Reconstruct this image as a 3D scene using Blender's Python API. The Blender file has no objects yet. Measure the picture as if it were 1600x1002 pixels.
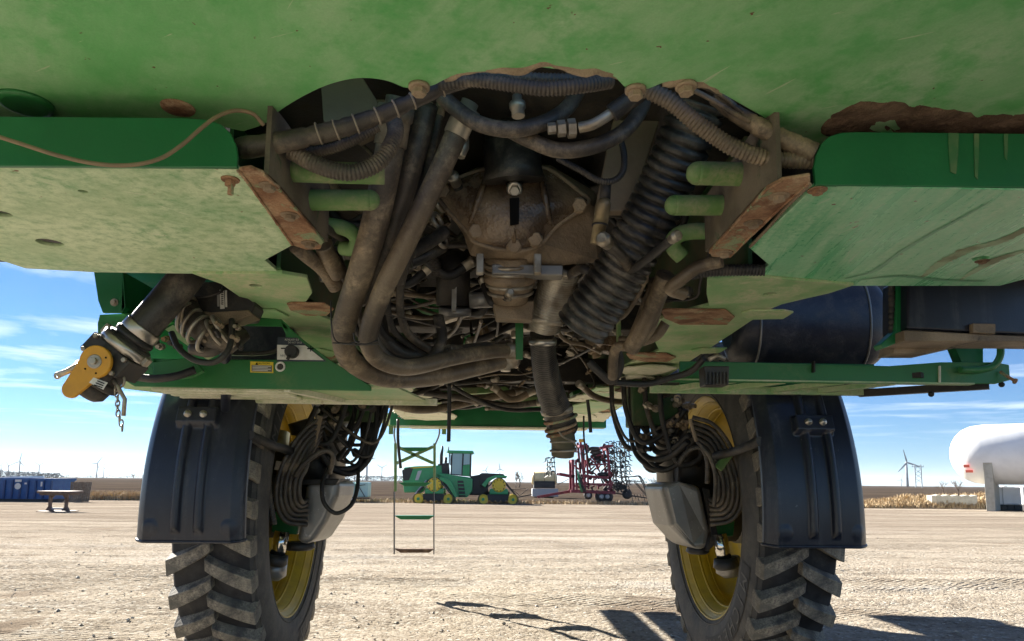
import bpy, math, random
from mathutils import Vector, Matrix, noise as mnoise
import mathutils
R = math.radians
rnd = random.Random(7)
SC = bpy.context.scene
COL = SC.collection

# ------------------------------------------------------------------ camera
FPX, CX, CY, WPX, HPX = 1100.0, 800.0, 610.0, 1600.0, 1002.0
CAM = Vector((-0.07, 0.0, 1.04))
PSI, THETA, RHO = R(1.67), R(7.41), R(0.6)
_f = Vector((math.sin(PSI) * math.cos(THETA), math.cos(PSI) * math.cos(THETA), math.sin(THETA)))
_r0 = Vector((math.cos(PSI), -math.sin(PSI), 0))
_u0 = _r0.cross(_f)
_r = _r0 * math.cos(RHO) + _u0 * math.sin(RHO)
_u = -_r0 * math.sin(RHO) + _u0 * math.cos(RHO)
cam_data = bpy.data.cameras.new('camera')
cam_data.sensor_fit = 'HORIZONTAL'
cam_data.sensor_width = 36.0
cam_data.lens = FPX / WPX * 36.0
cam_data.shift_y = (CY - HPX / 2) / WPX
cam_data.clip_start, cam_data.clip_end = 0.05, 20000
cam = bpy.data.objects.new('camera', cam_data)
COL.objects.link(cam)
M = Matrix((_r, _u, -_f)).transposed().to_4x4()
M.translation = CAM
cam.matrix_world = M
SC.camera = cam

# ------------------------------------------------------------------ sky, sun, exposure
SUN_EL, SUN_AZ = R(27.0), R(-40.0)          # azimuth measured from +Y, negative is to the left
world = bpy.data.worlds.new('World')
SC.world = world
world.use_nodes = True
wn, wl = world.node_tree.nodes, world.node_tree.links
wn.clear()
wout = wn.new('ShaderNodeOutputWorld')
bg = wn.new('ShaderNodeBackground')
bg.inputs['Strength'].default_value = 0.05
sky = wn.new('ShaderNodeTexSky')
sky.sky_type = 'NISHITA'
sky.sun_disc = False
sky.sun_elevation = SUN_EL
sky.sun_rotation = SUN_AZ
sky.air_density, sky.dust_density, sky.ozone_density = 0.9, 0.0, 3.0
wtc = wn.new('ShaderNodeTexCoord')
# flat layer of high cloud: direction projected on a plane overhead
wsep = wn.new('ShaderNodeSeparateXYZ'); wl.new(wtc.outputs['Generated'], wsep.inputs[0])
wmax = wn.new('ShaderNodeMath'); wmax.operation = 'MAXIMUM'; wmax.inputs[1].default_value = 0.03
wl.new(wsep.outputs['Z'], wmax.inputs[0])
wdx = wn.new('ShaderNodeMath'); wdx.operation = 'DIVIDE'; wl.new(wsep.outputs['X'], wdx.inputs[0]); wl.new(wmax.outputs[0], wdx.inputs[1])
wdy = wn.new('ShaderNodeMath'); wdy.operation = 'DIVIDE'; wl.new(wsep.outputs['Y'], wdy.inputs[0]); wl.new(wmax.outputs[0], wdy.inputs[1])
wcmb = wn.new('ShaderNodeCombineXYZ'); wl.new(wdx.outputs[0], wcmb.inputs[0]); wl.new(wdy.outputs[0], wcmb.inputs[1])
wmap = wn.new('ShaderNodeMapping'); wl.new(wcmb.outputs[0], wmap.inputs[0])
wmap.inputs['Scale'].default_value = (0.5, 0.62, 1.0)
wmap.inputs['Rotation'].default_value = (0, 0, R(-14))
wmap.inputs['Location'].default_value = (3.1, 1.7, 0.0)
wno = wn.new('ShaderNodeTexNoise'); wl.new(wmap.outputs[0], wno.inputs['Vector'])
wno.inputs['Scale'].default_value = 1.25; wno.inputs['Detail'].default_value = 8; wno.inputs['Roughness'].default_value = 0.56
wno.inputs['Distortion'].default_value = 0.35
wrp = wn.new('ShaderNodeValToRGB'); wl.new(wno.outputs['Fac'], wrp.inputs[0])
wrp.color_ramp.elements[0].position = 0.50; wrp.color_ramp.elements[0].color = (0, 0, 0, 1)
wrp.color_ramp.elements[1].position = 0.76; wrp.color_ramp.elements[1].color = (0.85, 0.85, 0.85, 1)
wmix = wn.new('ShaderNodeMix'); wmix.data_type = 'RGBA'
wfade = wn.new('ShaderNodeMapRange'); wfade.interpolation_type = 'SMOOTHSTEP'; wfade.inputs['From Min'].default_value = 0.035; wfade.inputs['From Max'].default_value = 0.13
wl.new(wsep.outputs['Z'], wfade.inputs['Value'])
wfm = wn.new('ShaderNodeMath'); wfm.operation = 'MULTIPLY'; wl.new(wrp.outputs[0], wfm.inputs[0]); wl.new(wfade.outputs[0], wfm.inputs[1])
wl.new(wfm.outputs[0], wmix.inputs['Factor'])
wtint = wn.new('ShaderNodeMix'); wtint.data_type = 'RGBA'; wtint.blend_type = 'MULTIPLY'; wtint.inputs['Factor'].default_value = 1.0
wl.new(sky.outputs[0], wtint.inputs['A']); wtint.inputs['B'].default_value = (0.235, 0.385, 0.56, 1)      # the camera's cool white balance for the sky
wl.new(wtint.outputs['Result'], wmix.inputs['A']); wmix.inputs['B'].default_value = (6.2, 6.7, 7.2, 1)
wl.new(wmix.outputs['Result'], bg.inputs[0]); wl.new(bg.outputs[0], wout.inputs[0])

sun_dir = Vector((math.sin(SUN_AZ) * math.cos(SUN_EL), math.cos(SUN_AZ) * math.cos(SUN_EL), math.sin(SUN_EL)))
sun_l = bpy.data.lights.new('sun', 'SUN')
sun_l.energy, sun_l.angle, sun_l.color = 5.0, R(0.53), (1.0, 0.94, 0.84)
sun = bpy.data.objects.new('sun', sun_l)
sun.rotation_euler = (-sun_dir).to_track_quat('-Z', 'Y').to_euler()
sun.location = (-20, 20, 30)
COL.objects.link(sun)
SC.view_settings.view_transform = 'Standard'
SC.view_settings.look = 'None'
SC.view_settings.gamma = 1
SC.view_settings.use_curve_mapping = False
SC.view_settings.exposure = 2.25
SC.render.engine = 'CYCLES'
SC.cycles.max_bounces = 12
SC.cycles.diffuse_bounces = 8
SC.cycles.use_denoising = True


# ------------------------------------------------------------------ geometry helpers
def at(px, py, Y=None, Z=None, X=None):
    d = _f + _r * ((px - CX) / FPX) + _u * ((CY - py) / FPX)
    t = (Y - CAM.y) / d.y if Y is not None else (Z - CAM.z) / d.z if Z is not None else (X - CAM.x) / d.x
    return CAM + d * t


def gz(x, y):
    return -0.0138 * min(max(y - 6, 0), 52)


def gpt(px, py):
    d = _f + _r * ((px - CX) / FPX) + _u * ((CY - py) / FPX)
    lo, hi = 0.5, 3000.0
    for _ in range(60):
        m = (lo + hi) / 2
        p = CAM + d * m
        if p.z > gz(p.x, p.y): lo = m
        else: hi = m
    return CAM + d * lo


def pxm(Y):
    return Y / FPX          # metres per photo pixel at distance Y


class MB:
    def __init__(s): s.v, s.f, s.mi, s.sm = [], [], [], []

    def add(s, vs, fs, mi=0, smooth=False):
        o = len(s.v)
        s.v += [tuple(v) for v in vs]
        for f in fs:
            s.f.append(tuple(i + o for i in f)); s.mi.append(mi); s.sm.append(smooth)
        return s

    def box(s, lo, hi, mat=None, mi=0):
        x0, y0, z0 = lo; x1, y1, z1 = hi
        vs = [Vector(p) for p in ((x0,y0,z0),(x1,y0,z0),(x1,y1,z0),(x0,y1,z0),(x0,y0,z1),(x1,y0,z1),(x1,y1,z1),(x0,y1,z1))]
        if mat is not None: vs = [mat @ v for v in vs]
        return s.add(vs, [(0,3,2,1),(4,5,6,7),(0,1,5,4),(1,2,6,5),(2,3,7,6),(3,0,4,7)], mi)

    def bar(s, a, b, w, h, up=Vector((0, 0, 1)), mi=0):
        a, b = Vector(a), Vector(b)
        d = (b - a).normalized()
        if abs(d.dot(up)) > 0.98: up = Vector((0, 1, 0))
        x = d.cross(up).normalized(); y = x.cross(d)
        vs = []
        for p in (a, b):
            for sx, sy in ((-1,-1),(1,-1),(1,1),(-1,1)):
                vs.append(p + x * (w/2*sx) + y * (h/2*sy))
        return s.add(vs, [(3,2,1,0),(4,5,6,7),(0,1,5,4),(1,2,6,5),(2,3,7,6),(3,0,4,7)], mi)

    def prism(s, pts, ext, mi=0):
        n = len(pts); ext = Vector(ext)
        vs = [Vector(p) for p in pts] + [Vector(p) + ext for p in pts]
        fs = [tuple(range(n)), tuple(range(2*n-1, n-1, -1))]
        fs += [(i, i+n, (i+1) % n + n, (i+1) % n) for i in range(n)]
        return s.add(vs, fs, mi)

    def loft(s, rings, cap=True, smooth=True, mi=0, closed=True):
        n = len(rings[0]); vs = [p for r in rings for p in r]; fs = []
        for k in range(len(rings) - 1):
            for i in range(n if closed else n - 1):
                j = (i + 1) % n
                fs.append((k*n+i, k*n+j, (k+1)*n+j, (k+1)*n+i))
        s.add(vs, fs, mi, smooth)
        if cap:
            o = len(s.v) - len(vs)
            s.f.append(tuple(range(o + n - 1, o - 1, -1))); s.mi.append(mi); s.sm.append(False)
            e = o + (len(rings) - 1) * n
            s.f.append(tuple(range(e, e + n))); s.mi.append(mi); s.sm.append(False)
        return s

    def tube(s, path, rad, n=12, mi=0, cap=True):
        path = [Vector(p) for p in path]
        if not hasattr(rad, '__len__'): rad = [rad] * len(path)
        t0 = (path[1] - path[0]).normalized()
        up = Vector((0, 0, 1)) if abs(t0.z) < 0.9 else Vector((0, 1, 0))
        x = t0.cross(up).normalized()
        rings = []
        for i, p in enumerate(path):
            a = path[max(i-1, 0)]; b = path[min(i+1, len(path)-1)]
            t = (b - a)
            t = t.normalized() if t.length > 1e-9 else t0
            x = (x - t * x.dot(t)).normalized(); y = t.cross(x)
            rings.append([p + (x * math.cos(q) + y * math.sin(q)) * rad[i] for q in (2*math.pi*k/n for k in range(n))])
        return s.loft(rings, cap, True, mi)

    def cyl(s, a, b, r, r2=None, n=20, mi=0):
        return s.tube([a, b], [r, r if r2 is None else r2], n, mi)

    def lathe(s, c, axis, prof, n=32, mi=0, smooth=True, cap=True):
        """prof: list of (along axis, radius)"""
        axis = Vector(axis).normalized()
        up = Vector((0, 0, 1)) if abs(axis.z) < 0.9 else Vector((0, 1, 0))
        x = axis.cross(up).normalized(); y = axis.cross(x)
        rings = [[Vector(c) + axis * h + (x * math.cos(q) + y * math.sin(q)) * r for q in (2*math.pi*k/n for k in range(n))] for h, r in prof]
        return s.loft(rings, cap, smooth, mi)

    def torus(s, c, axis, Rr, r, n=24, m=8, mi=0):
        axis = Vector(axis).normalized()
        up = Vector((0, 0, 1)) if abs(axis.z) < 0.9 else Vector((0, 1, 0))
        x = axis.cross(up).normalized(); y = axis.cross(x)
        rings = []
        for k in range(n + 1):
            q = 2*math.pi*k/n; d = x*math.cos(q) + y*math.sin(q)
            rings.append([Vector(c) + d*(Rr + r*math.cos(w)) + axis*(r*math.sin(w)) for w in (2*math.pi*j/m for j in range(m))])
        return s.loft(rings, False, True, mi)

    def hexnut(s, c, axis, r, h, mi=0):
        s.lathe(c, axis, [(0, r), (h*0.85, r), (h, r*0.86)], 6, mi, False)
        return s

    def ball(s, c, r, sc=(1,1,1), n=12, mi=0):
        rings = []
        for k in range(1, n):
            a = math.pi*k/n
            rings.append([Vector(c) + Vector((sc[0]*r*math.sin(a)*math.cos(q), sc[1]*r*math.sin(a)*math.sin(q), sc[2]*r*math.cos(a))) for q in (2*math.pi*j/(n+4) for j in range(n+4))])
        return s.loft(rings, True, True, mi)

    def obj(s, name, mats, parent=None, bevel=0, seg=2, fix=True, auto=None):
        me = bpy.data.meshes.new(name)
        me.from_pydata(s.v, [], s.f)
        if not isinstance(mats, (list, tuple)): mats = [mats]
        for m in mats: me.materials.append(m)
        me.polygons.foreach_set('material_index', s.mi)
        me.polygons.foreach_set('use_smooth', s.sm)
        if fix:
            import bmesh
            bm = bmesh.new(); bm.from_mesh(me)
            bmesh.ops.recalc_face_normals(bm, faces=bm.faces)
            bm.to_mesh(me); bm.free()
        me.update()
        o = bpy.data.objects.new(name, me)
        COL.objects.link(o)
        if parent is not None: setp(o, parent)
        if bevel:
            b = o.modifiers.new('bevel', 'BEVEL'); b.width = bevel; b.segments = seg; b.limit_method = 'ANGLE'; b.angle_limit = R(40)
            b.use_clamp_overlap = True
        return o


_wloc = {}


def setp(o, parent):
    """parent keeps the mesh where it is modelled (world coordinates)"""
    o.parent = parent
    o.matrix_parent_inverse = _wloc.get(parent.name, Matrix.Identity(4)).inverted()
    _wloc[o.name] = Matrix.Identity(4)


def thing(name, label, cat, loc=(0, 0, 0), group=None):
    o = bpy.data.objects.new(name, None)
    COL.objects.link(o)
    o.empty_display_size = 0.2
    o.location = loc
    _wloc[o.name] = Matrix.Translation(Vector(loc))
    tag(o, label, cat, group)
    return o


def tag(o, label=None, cat=None, group=None, kind=None):
    if label: o['label'] = label
    if cat: o['category'] = cat
    if group: o['group'] = group
    if kind: o['kind'] = kind
    return o


def spline(pts, per=8):
    pts = [Vector(p) for p in pts]
    P = [pts[0]*2 - pts[1]] + pts + [pts[-1]*2 - pts[-2]]
    out = []
    for i in range(1, len(P) - 2):
        a, b, c, d = P[i-1], P[i], P[i+1], P[i+2]
        for k in range(per):
            t = k / per
            out.append(0.5*((2*b) + (c-a)*t + (2*a-5*b+4*c-d)*t*t + (3*b-a-3*c+d)*t**3))
    out.append(P[-2])
    return out


def resample(path, step):
    L = [0]
    for a, b in zip(path, path[1:]): L.append(L[-1] + (b-a).length)
    n = max(2, int(L[-1] / step)); out = []; j = 0
    for k in range(n + 1):
        s = L[-1] * k / n
        while j < len(L) - 2 and L[j+1] < s: j += 1
        t = (s - L[j]) / max(L[j+1] - L[j], 1e-9)
        out.append(path[j].lerp(path[j+1], min(max(t, 0), 1)))
    return out, L[-1]


def rest(pts):
    """(px,py,Y) triples to world points"""
    return [at(p[0], p[1], Y=p[2]) for p in pts]


# ------------------------------------------------------------------ materials
MATS = {}


def mat(name, base, rough=0.6, metal=0.0, c2=None, scale=6.0, lo=0.4, hi=0.65, dust=None, dscale=3.0, dlo=0.45, dhi=0.7, damt=1.0,
        stretch=None, rot=(0, 0, 0), bump=0.0, bscale=60.0, spec=0.5, emit=None, fine=0.0, coat=0.0, spots=None, sscale=8.0, slo=0.66, shi=0.72, scratch=None, srot=0.0, sdens=0.64, rust=None, drough=0.92, oil=0.0):
    if name in MATS: return MATS[name]
    m = bpy.data.materials.new(name); m.use_nodes = True
    nt = m.node_tree; N, L = nt.nodes, nt.links
    b = N['Principled BSDF']
    b.inputs['Roughness'].default_value = rough
    b.inputs['Metallic'].default_value = metal
    b.inputs['Specular IOR Level'].default_value = spec
    if coat: b.inputs['Coat Weight'].default_value = coat
    tc = N.new('ShaderNodeTexCoord')
    src = tc.outputs['Object']

    def noise(sc, det=6, rg=0.6, vec=None, dist=0.0):
        n = N.new('ShaderNodeTexNoise'); n.inputs['Scale'].default_value = sc; n.inputs['Detail'].default_value = det
        n.inputs['Roughness'].default_value = rg; n.inputs['Distortion'].default_value = dist
        L.new(vec or src, n.inputs['Vector']); return n.outputs['Fac']

    def ramp(v, a, c):
        r = N.new('ShaderNodeMapRange'); r.inputs['From Min'].default_value = a; r.inputs['From Max'].default_value = c
        r.interpolation_type = 'SMOOTHSTEP'
        L.new(v, r.inputs['Value']); return r.outputs[0]

    def mix(f, a, c):
        x = N.new('ShaderNodeMix'); x.data_type = 'RGBA'
        if isinstance(f, float): x.inputs['Factor'].default_value = f
        else: L.new(f, x.inputs['Factor'])
        for v, k in ((a, 'A'), (c, 'B')):
            if isinstance(v, tuple): x.inputs[k].default_value = (*v, 1)
            else: L.new(v, x.inputs[k])
        return x.outputs['Result']

    def mul(a, k):
        x = N.new('ShaderNodeMath'); x.operation = 'MULTIPLY'; L.new(a, x.inputs[0])
        if isinstance(k, float): x.inputs[1].default_value = k
        else: L.new(k, x.inputs[1])
        return x.outputs[0]
    vec = None
    if stretch:
        mp = N.new('ShaderNodeMapping'); mp.vector_type = 'TEXTURE'; L.new(src, mp.inputs[0]); mp.inputs['Scale'].default_value = tuple(1/v for v in stretch); mp.inputs['Rotation'].default_value = rot
        vec = mp.outputs[0]
    col = tuple(base)
    if c2: col = mix(ramp(noise(scale, 5, 0.55), lo, hi), col, tuple(c2))
    rgh = None
    if dust:
        d = ramp(noise(dscale, 8, 0.68, vec, 0.4), dlo, dhi)
        d2 = ramp(noise(dscale * 9, 4, 0.7), 0.25, 0.62)
        d = mul(mul(d, d2), float(damt))
        col = mix(d, col, tuple(dust))
        rgh = mix(d, (rough,)*3, (drough,)*3)
    if spots:
        col = mix(ramp(noise(sscale, 6, 0.7, None, 0.6), slo, shi), col, tuple(spots))
    if scratch:
        for q, (sc_, ro) in enumerate(((48, srot), (75, srot + 0.5))):
            mp2 = N.new('ShaderNodeMapping'); mp2.vector_type = 'TEXTURE'; L.new(src, mp2.inputs[0]); mp2.inputs['Scale'].default_value = (11.0, 1.0, 1.6); mp2.inputs['Rotation'].default_value = (0, 0, ro)
            col = mix(mul(ramp(noise(sc_, 3, 0.6, mp2.outputs[0]), sdens, sdens + 0.05), 0.55), col, tuple(scratch))
    if rust:
        col = mix(ramp(noise(30, 3, 0.6), 0.70, 0.735), col, tuple(rust))
    if fine:
        v = noise(220, 3, 0.7)
        hsv = N.new('ShaderNodeHueSaturation')
        mr = N.new('ShaderNodeMapRange'); L.new(v, mr.inputs['Value']); mr.inputs['From Min'].default_value = 0.3; mr.inputs['From Max'].default_value = 0.7
        mr.inputs['To Min'].default_value = 1 - fine; mr.inputs['To Max'].default_value = 1 + fine
        L.new(mr.outputs[0], hsv.inputs['Value'])
        if isinstance(col, tuple): hsv.inputs['Color'].default_value = (*col, 1)
        else: L.new(col, hsv.inputs['Color'])
        col = hsv.outputs[0]
    if isinstance(col, tuple): b.inputs['Base Color'].default_value = (*col, 1)
    else: L.new(col, b.inputs['Base Color'])
    if rgh is not None: L.new(rgh, b.inputs['Roughness'])
    if emit:
        b.inputs['Emission Color'].default_value = (*emit, 1); b.inputs['Emission Strength'].default_value = 1
    if bump:
        bp = N.new('ShaderNodeBump'); bp.inputs['Strength'].default_value = 1.0; bp.inputs['Distance'].default_value = bump
        L.new(noise(bscale, 5, 0.65), bp.inputs['Height']); L.new(bp.outputs[0], b.inputs['Normal'])
        if oil:
            vo = N.new('ShaderNodeTexVoronoi'); vo.inputs['Scale'].default_value = 110; L.new(src, vo.inputs['Vector'])
            b2 = N.new('ShaderNodeBump'); b2.inputs['Distance'].default_value = oil; b2.invert = True; L.new(vo.outputs['Distance'], b2.inputs['Height'])
            L.new(bp.outputs[0], b2.inputs['Normal']); L.new(b2.outputs[0], b.inputs['Normal'])
    MATS[name] = m
    return m


GREEN = (0.022, 0.165, 0.042)
DUST = (0.33, 0.33, 0.17)
BROWN = (0.165, 0.125, 0.082)
m_green = mat('green_paint', GREEN, 0.42, c2=(0.028, 0.15, 0.036), scale=5, dust=(0.20, 0.22, 0.10), dscale=4, dlo=0.55, dhi=0.8, damt=0.6, bump=0.0006, bscale=90)
m_green_clean = mat('green_paint_clean', (0.010, 0.135, 0.042), 0.34, c2=(0.014, 0.165, 0.052), scale=4, dust=(0.2, 0.2, 0.11), dscale=7, dlo=0.58, dhi=0.8, damt=0.55, bump=0.0004, bscale=120)
m_panel = mat('belly_panel_paint', (0.085, 0.42, 0.10), 0.42, c2=(0.18, 0.52, 0.18), scale=2.2, lo=0.35, hi=0.65, dust=(0.46, 0.65, 0.40), dscale=1.5, dlo=0.30, dhi=0.72, damt=0.85, drough=0.6, stretch=(0.45, 1.6, 1), rot=(0, 0, R(-56)), bump=0.0008, bscale=40, spots=(0.20, 0.14, 0.07), sscale=3.2, slo=0.70, shi=0.78, fine=0.06, scratch=(0.62, 0.64, 0.46), srot=R(-56), sdens=0.70, rust=(0.16, 0.07, 0.03))
m_plate_l = mat('dusty_plate_paint', (0.17, 0.38, 0.16), 0.5, c2=(0.30, 0.46, 0.23), scale=4, dust=(0.66, 0.76, 0.52), dscale=3.5, dlo=0.22, dhi=0.62, damt=0.92, drough=0.7, bump=0.0012, bscale=45, fine=0.08, scratch=(0.74, 0.75, 0.60), srot=R(20), sdens=0.69, rust=(0.22, 0.12, 0.06))
m_plate_r = mat('brushed_plate_paint', (0.13, 0.50, 0.22), 0.26, c2=(0.20, 0.58, 0.30), scale=3, dust=(0.55, 0.75, 0.52), dscale=7, dlo=0.42, dhi=0.66, damt=0.75, drough=0.55, stretch=(0.22, 2.6, 1), rot=(0, 0, R(82)), bump=0.0006, bscale=60, spots=(0.17, 0.17, 0.10), sscale=2.6, slo=0.66, shi=0.72, fine=0.07, scratch=(0.55, 0.66, 0.48), srot=R(78), sdens=0.66, rust=(0.2, 0.1, 0.05))
m_rail = mat('dusty_rail_paint', (0.21, 0.42, 0.17), 0.5, c2=(0.36, 0.50, 0.25), scale=5, dust=(0.58, 0.55, 0.37), dscale=6, dlo=0.38, dhi=0.66, damt=0.85, bump=0.0015, bscale=40, spots=(0.20, 0.095, 0.04), sscale=5, slo=0.66, shi=0.75, fine=0.08)
m_lip = mat('chalky_rail_paint', (0.60, 0.61, 0.46), 0.7, c2=(0.42, 0.47, 0.28), scale=6, dust=(0.72, 0.69, 0.56), dscale=9, dlo=0.35, dhi=0.6, bump=0.003, bscale=35, spots=(0.22, 0.12, 0.05), sscale=7, slo=0.6, shi=0.7)
m_rust = mat('rusty_steel', (0.17, 0.075, 0.036), 0.8, c2=(0.33, 0.185, 0.10), scale=14, lo=0.35, hi=0.6, dust=(0.50, 0.38, 0.24), dscale=12, dlo=0.45, dhi=0.7, bump=0.004, bscale=70, spots=(0.25, 0.31, 0.17), sscale=9, slo=0.56, shi=0.62, fine=0.2)
m_mud = mat('caked_mud', (0.10, 0.058, 0.034), 0.95, c2=(0.19, 0.12, 0.075), scale=16, bump=0.012, bscale=35, fine=0.12)
m_hose = mat('dusty_hose', (0.035, 0.030, 0.026), 0.45, c2=(0.075, 0.062, 0.048), scale=8, dust=(0.33, 0.26, 0.175), dscale=7, dlo=0.46, dhi=0.74, damt=0.8, drough=0.6, bump=0.0012, bscale=120, fine=0.14)
m_hose2 = mat('brown_hose', (0.060, 0.046, 0.033), 0.42, c2=(0.165, 0.125, 0.082), scale=6, lo=0.3, hi=0.7, dust=(0.40, 0.31, 0.20), dscale=7, dlo=0.44, dhi=0.70, damt=0.85, drough=0.7, bump=0.0012, bscale=110, fine=0.14, spots=(0.05, 0.042, 0.034), sscale=11, slo=0.62, shi=0.70)
m_black = mat('black_rubber', (0.016, 0.016, 0.017), 0.5, c2=(0.028, 0.027, 0.026), scale=12, dust=(0.12, 0.10, 0.075), dscale=9, dlo=0.45, dhi=0.75, damt=0.7, bump=0.0008, bscale=140)
m_duct = mat('grey_duct', (0.022, 0.021, 0.020), 0.34, c2=(0.05, 0.046, 0.04), scale=9, dust=(0.24, 0.21, 0.165), dscale=9, dlo=0.46, dhi=0.74, damt=0.75, bump=0.0015, bscale=90, fine=0.12)
m_plastic = mat('navy_black_plastic', (0.012, 0.015, 0.026), 0.33, c2=(0.020, 0.023, 0.035), scale=5, dust=(0.12, 0.125, 0.135), dscale=4, dlo=0.48, dhi=0.76, damt=0.5, drough=0.6, stretch=(3.5, 3.5, 0.35), bump=0.0006, bscale=180, fine=0.15, scratch=(0.13, 0.135, 0.145), srot=R(40), sdens=0.72)
m_tankp = mat('black_tank_plastic', (0.017, 0.020, 0.031), 0.32, c2=(0.026, 0.028, 0.038), scale=6, dust=(0.11, 0.10, 0.095), dscale=11, dlo=0.40, dhi=0.72, damt=0.6, bump=0.0008, bscale=160, fine=0.2)
m_cast = mat('oily_cast_iron', (0.075, 0.050, 0.032), 0.24, c2=(0.23, 0.16, 0.098), scale=7, lo=0.38, hi=0.62, dust=(0.36, 0.27, 0.175), dscale=5, dlo=0.50, dhi=0.70, damt=0.85, bump=0.003, bscale=40, spec=0.7, oil=0.0012)
m_castd = mat('dusty_cast', (0.19, 0.14, 0.09), 0.6, c2=(0.33, 0.25, 0.165), scale=6, bump=0.006, bscale=40, fine=0.14, spots=(0.05, 0.036, 0.025), sscale=5, slo=0.58, shi=0.70)
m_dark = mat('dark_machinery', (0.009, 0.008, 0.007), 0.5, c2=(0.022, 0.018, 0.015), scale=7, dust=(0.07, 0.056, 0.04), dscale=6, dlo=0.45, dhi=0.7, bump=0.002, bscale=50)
m_steel = mat('bare_steel', (0.50, 0.48, 0.44), 0.32, 0.9, c2=(0.36, 0.33, 0.28), scale=14, bump=0.0003, bscale=150)
m_zinc = mat('dusty_zinc', (0.44, 0.40, 0.33), 0.4, 0.6, c2=(0.26, 0.215, 0.16), scale=16, bump=0.001, bscale=90)
m_chrome = mat('chrome_rod', (0.72, 0.71, 0.69), 0.14, 1.0, c2=(0.5, 0.48, 0.45), scale=20)
m_greyguard = mat('grey_guard_metal', (0.27, 0.262, 0.25), 0.34, 0.4, c2=(0.21, 0.203, 0.19), scale=4, dust=(0.30, 0.265, 0.21), dscale=5, dlo=0.5, dhi=0.8, damt=0.6, bump=0.0006, bscale=100, scratch=(0.55, 0.53, 0.5), srot=R(30), sdens=0.66)
m_yellow = mat('rim_yellow', (0.52, 0.36, 0.022), 0.45, c2=(0.42, 0.29, 0.025), scale=7, dust=(0.36, 0.29, 0.11), dscale=6, dlo=0.45, dhi=0.72, damt=0.7, bump=0.0006, bscale=70)
m_handle = mat('valve_yellow', (0.62, 0.31, 0.018), 0.45, c2=(0.54, 0.27, 0.02), scale=15, spots=(0.35, 0.17, 0.03), sscale=22, slo=0.62, shi=0.7)
m_tyre = mat('tyre_rubber', (0.052, 0.050, 0.049), 0.75, c2=(0.075, 0.072, 0.068), scale=10, dust=(0.16, 0.145, 0.12), dscale=8, dlo=0.4, dhi=0.7, damt=0.8, bump=0.0015, bscale=90, fine=0.1)
m_tread = mat('tread_groove', (0.011, 0.0115, 0.014), 0.7, c2=(0.032, 0.032, 0.034), scale=10, dust=(0.10, 0.09, 0.08), dscale=8, dlo=0.5, dhi=0.75, damt=0.6, bump=0.001, bscale=90)
m_lug = mat('dusty_lug', (0.065, 0.062, 0.058), 0.85, c2=(0.13, 0.12, 0.10), scale=9, dust=(0.33, 0.29, 0.225), dscale=14, dlo=0.35, dhi=0.65, bump=0.003, bscale=80, fine=0.15)
m_letter = mat('tyre_lettering', (0.135, 0.13, 0.122), 0.8, c2=(0.10, 0.097, 0.09), scale=20)
m_letterbg = mat('tyre_letter_band', (0.022, 0.022, 0.023), 0.7)
m_white = mat('white_paint', (0.78, 0.79, 0.80), 0.4, c2=(0.72, 0.73, 0.74), scale=1.2)
m_whitedecal = mat('white_decal', (0.72, 0.71, 0.66), 0.5, c2=(0.62, 0.60, 0.54), scale=30)
m_ink = mat('black_ink', (0.010, 0.010, 0.010), 0.95, spec=0.05)
m_decaldark = mat('dark_decal', (0.035, 0.045, 0.062), 0.45)
m_yellowdecal = mat('yellow_decal', (0.75, 0.56, 0.04), 0.45)
m_red = mat('implement_red', (0.17, 0.009, 0.026), 0.5, c2=(0.13, 0.008, 0.021), scale=3)
m_blue = mat('dumpster_blue', (0.018, 0.085, 0.26), 0.5, c2=(0.024, 0.11, 0.30), scale=3, dust=(0.25, 0.26, 0.28), dscale=2, dlo=0.55, dhi=0.8, damt=0.5)
m_concrete = mat('concrete', (0.46, 0.44, 0.37), 0.9, c2=(0.38, 0.36, 0.30), scale=3, bump=0.006, bscale=18)
m_glass = mat('cab_glass', (0.30, 0.42, 0.44), 0.08, 0.0, spec=0.8)
m_tgreen = mat('tractor_green', (0.022, 0.26, 0.09), 0.32, c2=(0.026, 0.30, 0.105), scale=2)
m_tblack = mat('tractor_black', (0.02, 0.021, 0.022), 0.55)
m_tyellow = mat('tractor_yellow', (0.68, 0.49, 0.03), 0.4)
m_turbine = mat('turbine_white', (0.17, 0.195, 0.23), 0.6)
m_wood = mat('weathered_wood', (0.16, 0.12, 0.085), 0.9, c2=(0.24, 0.19, 0.14), scale=8, bump=0.002, bscale=40)
m_oldsteel = mat('weathered_steel', (0.17, 0.125, 0.10), 0.7, 0.2, c2=(0.11, 0.075, 0.058), scale=5)
m_poly = mat('pale_poly_tank', (0.42, 0.60, 0.54), 0.4, c2=(0.38, 0.55, 0.50), scale=2)
m_cream = mat('cream_tank', (0.80, 0.62, 0.33), 0.45, c2=(0.74, 0.54, 0.26), scale=2)
m_grey = mat('light_grey_metal', (0.42, 0.43, 0.44), 0.5)
m_tie = mat('cable_tie_white', (0.26, 0.22, 0.17), 0.5)

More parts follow.
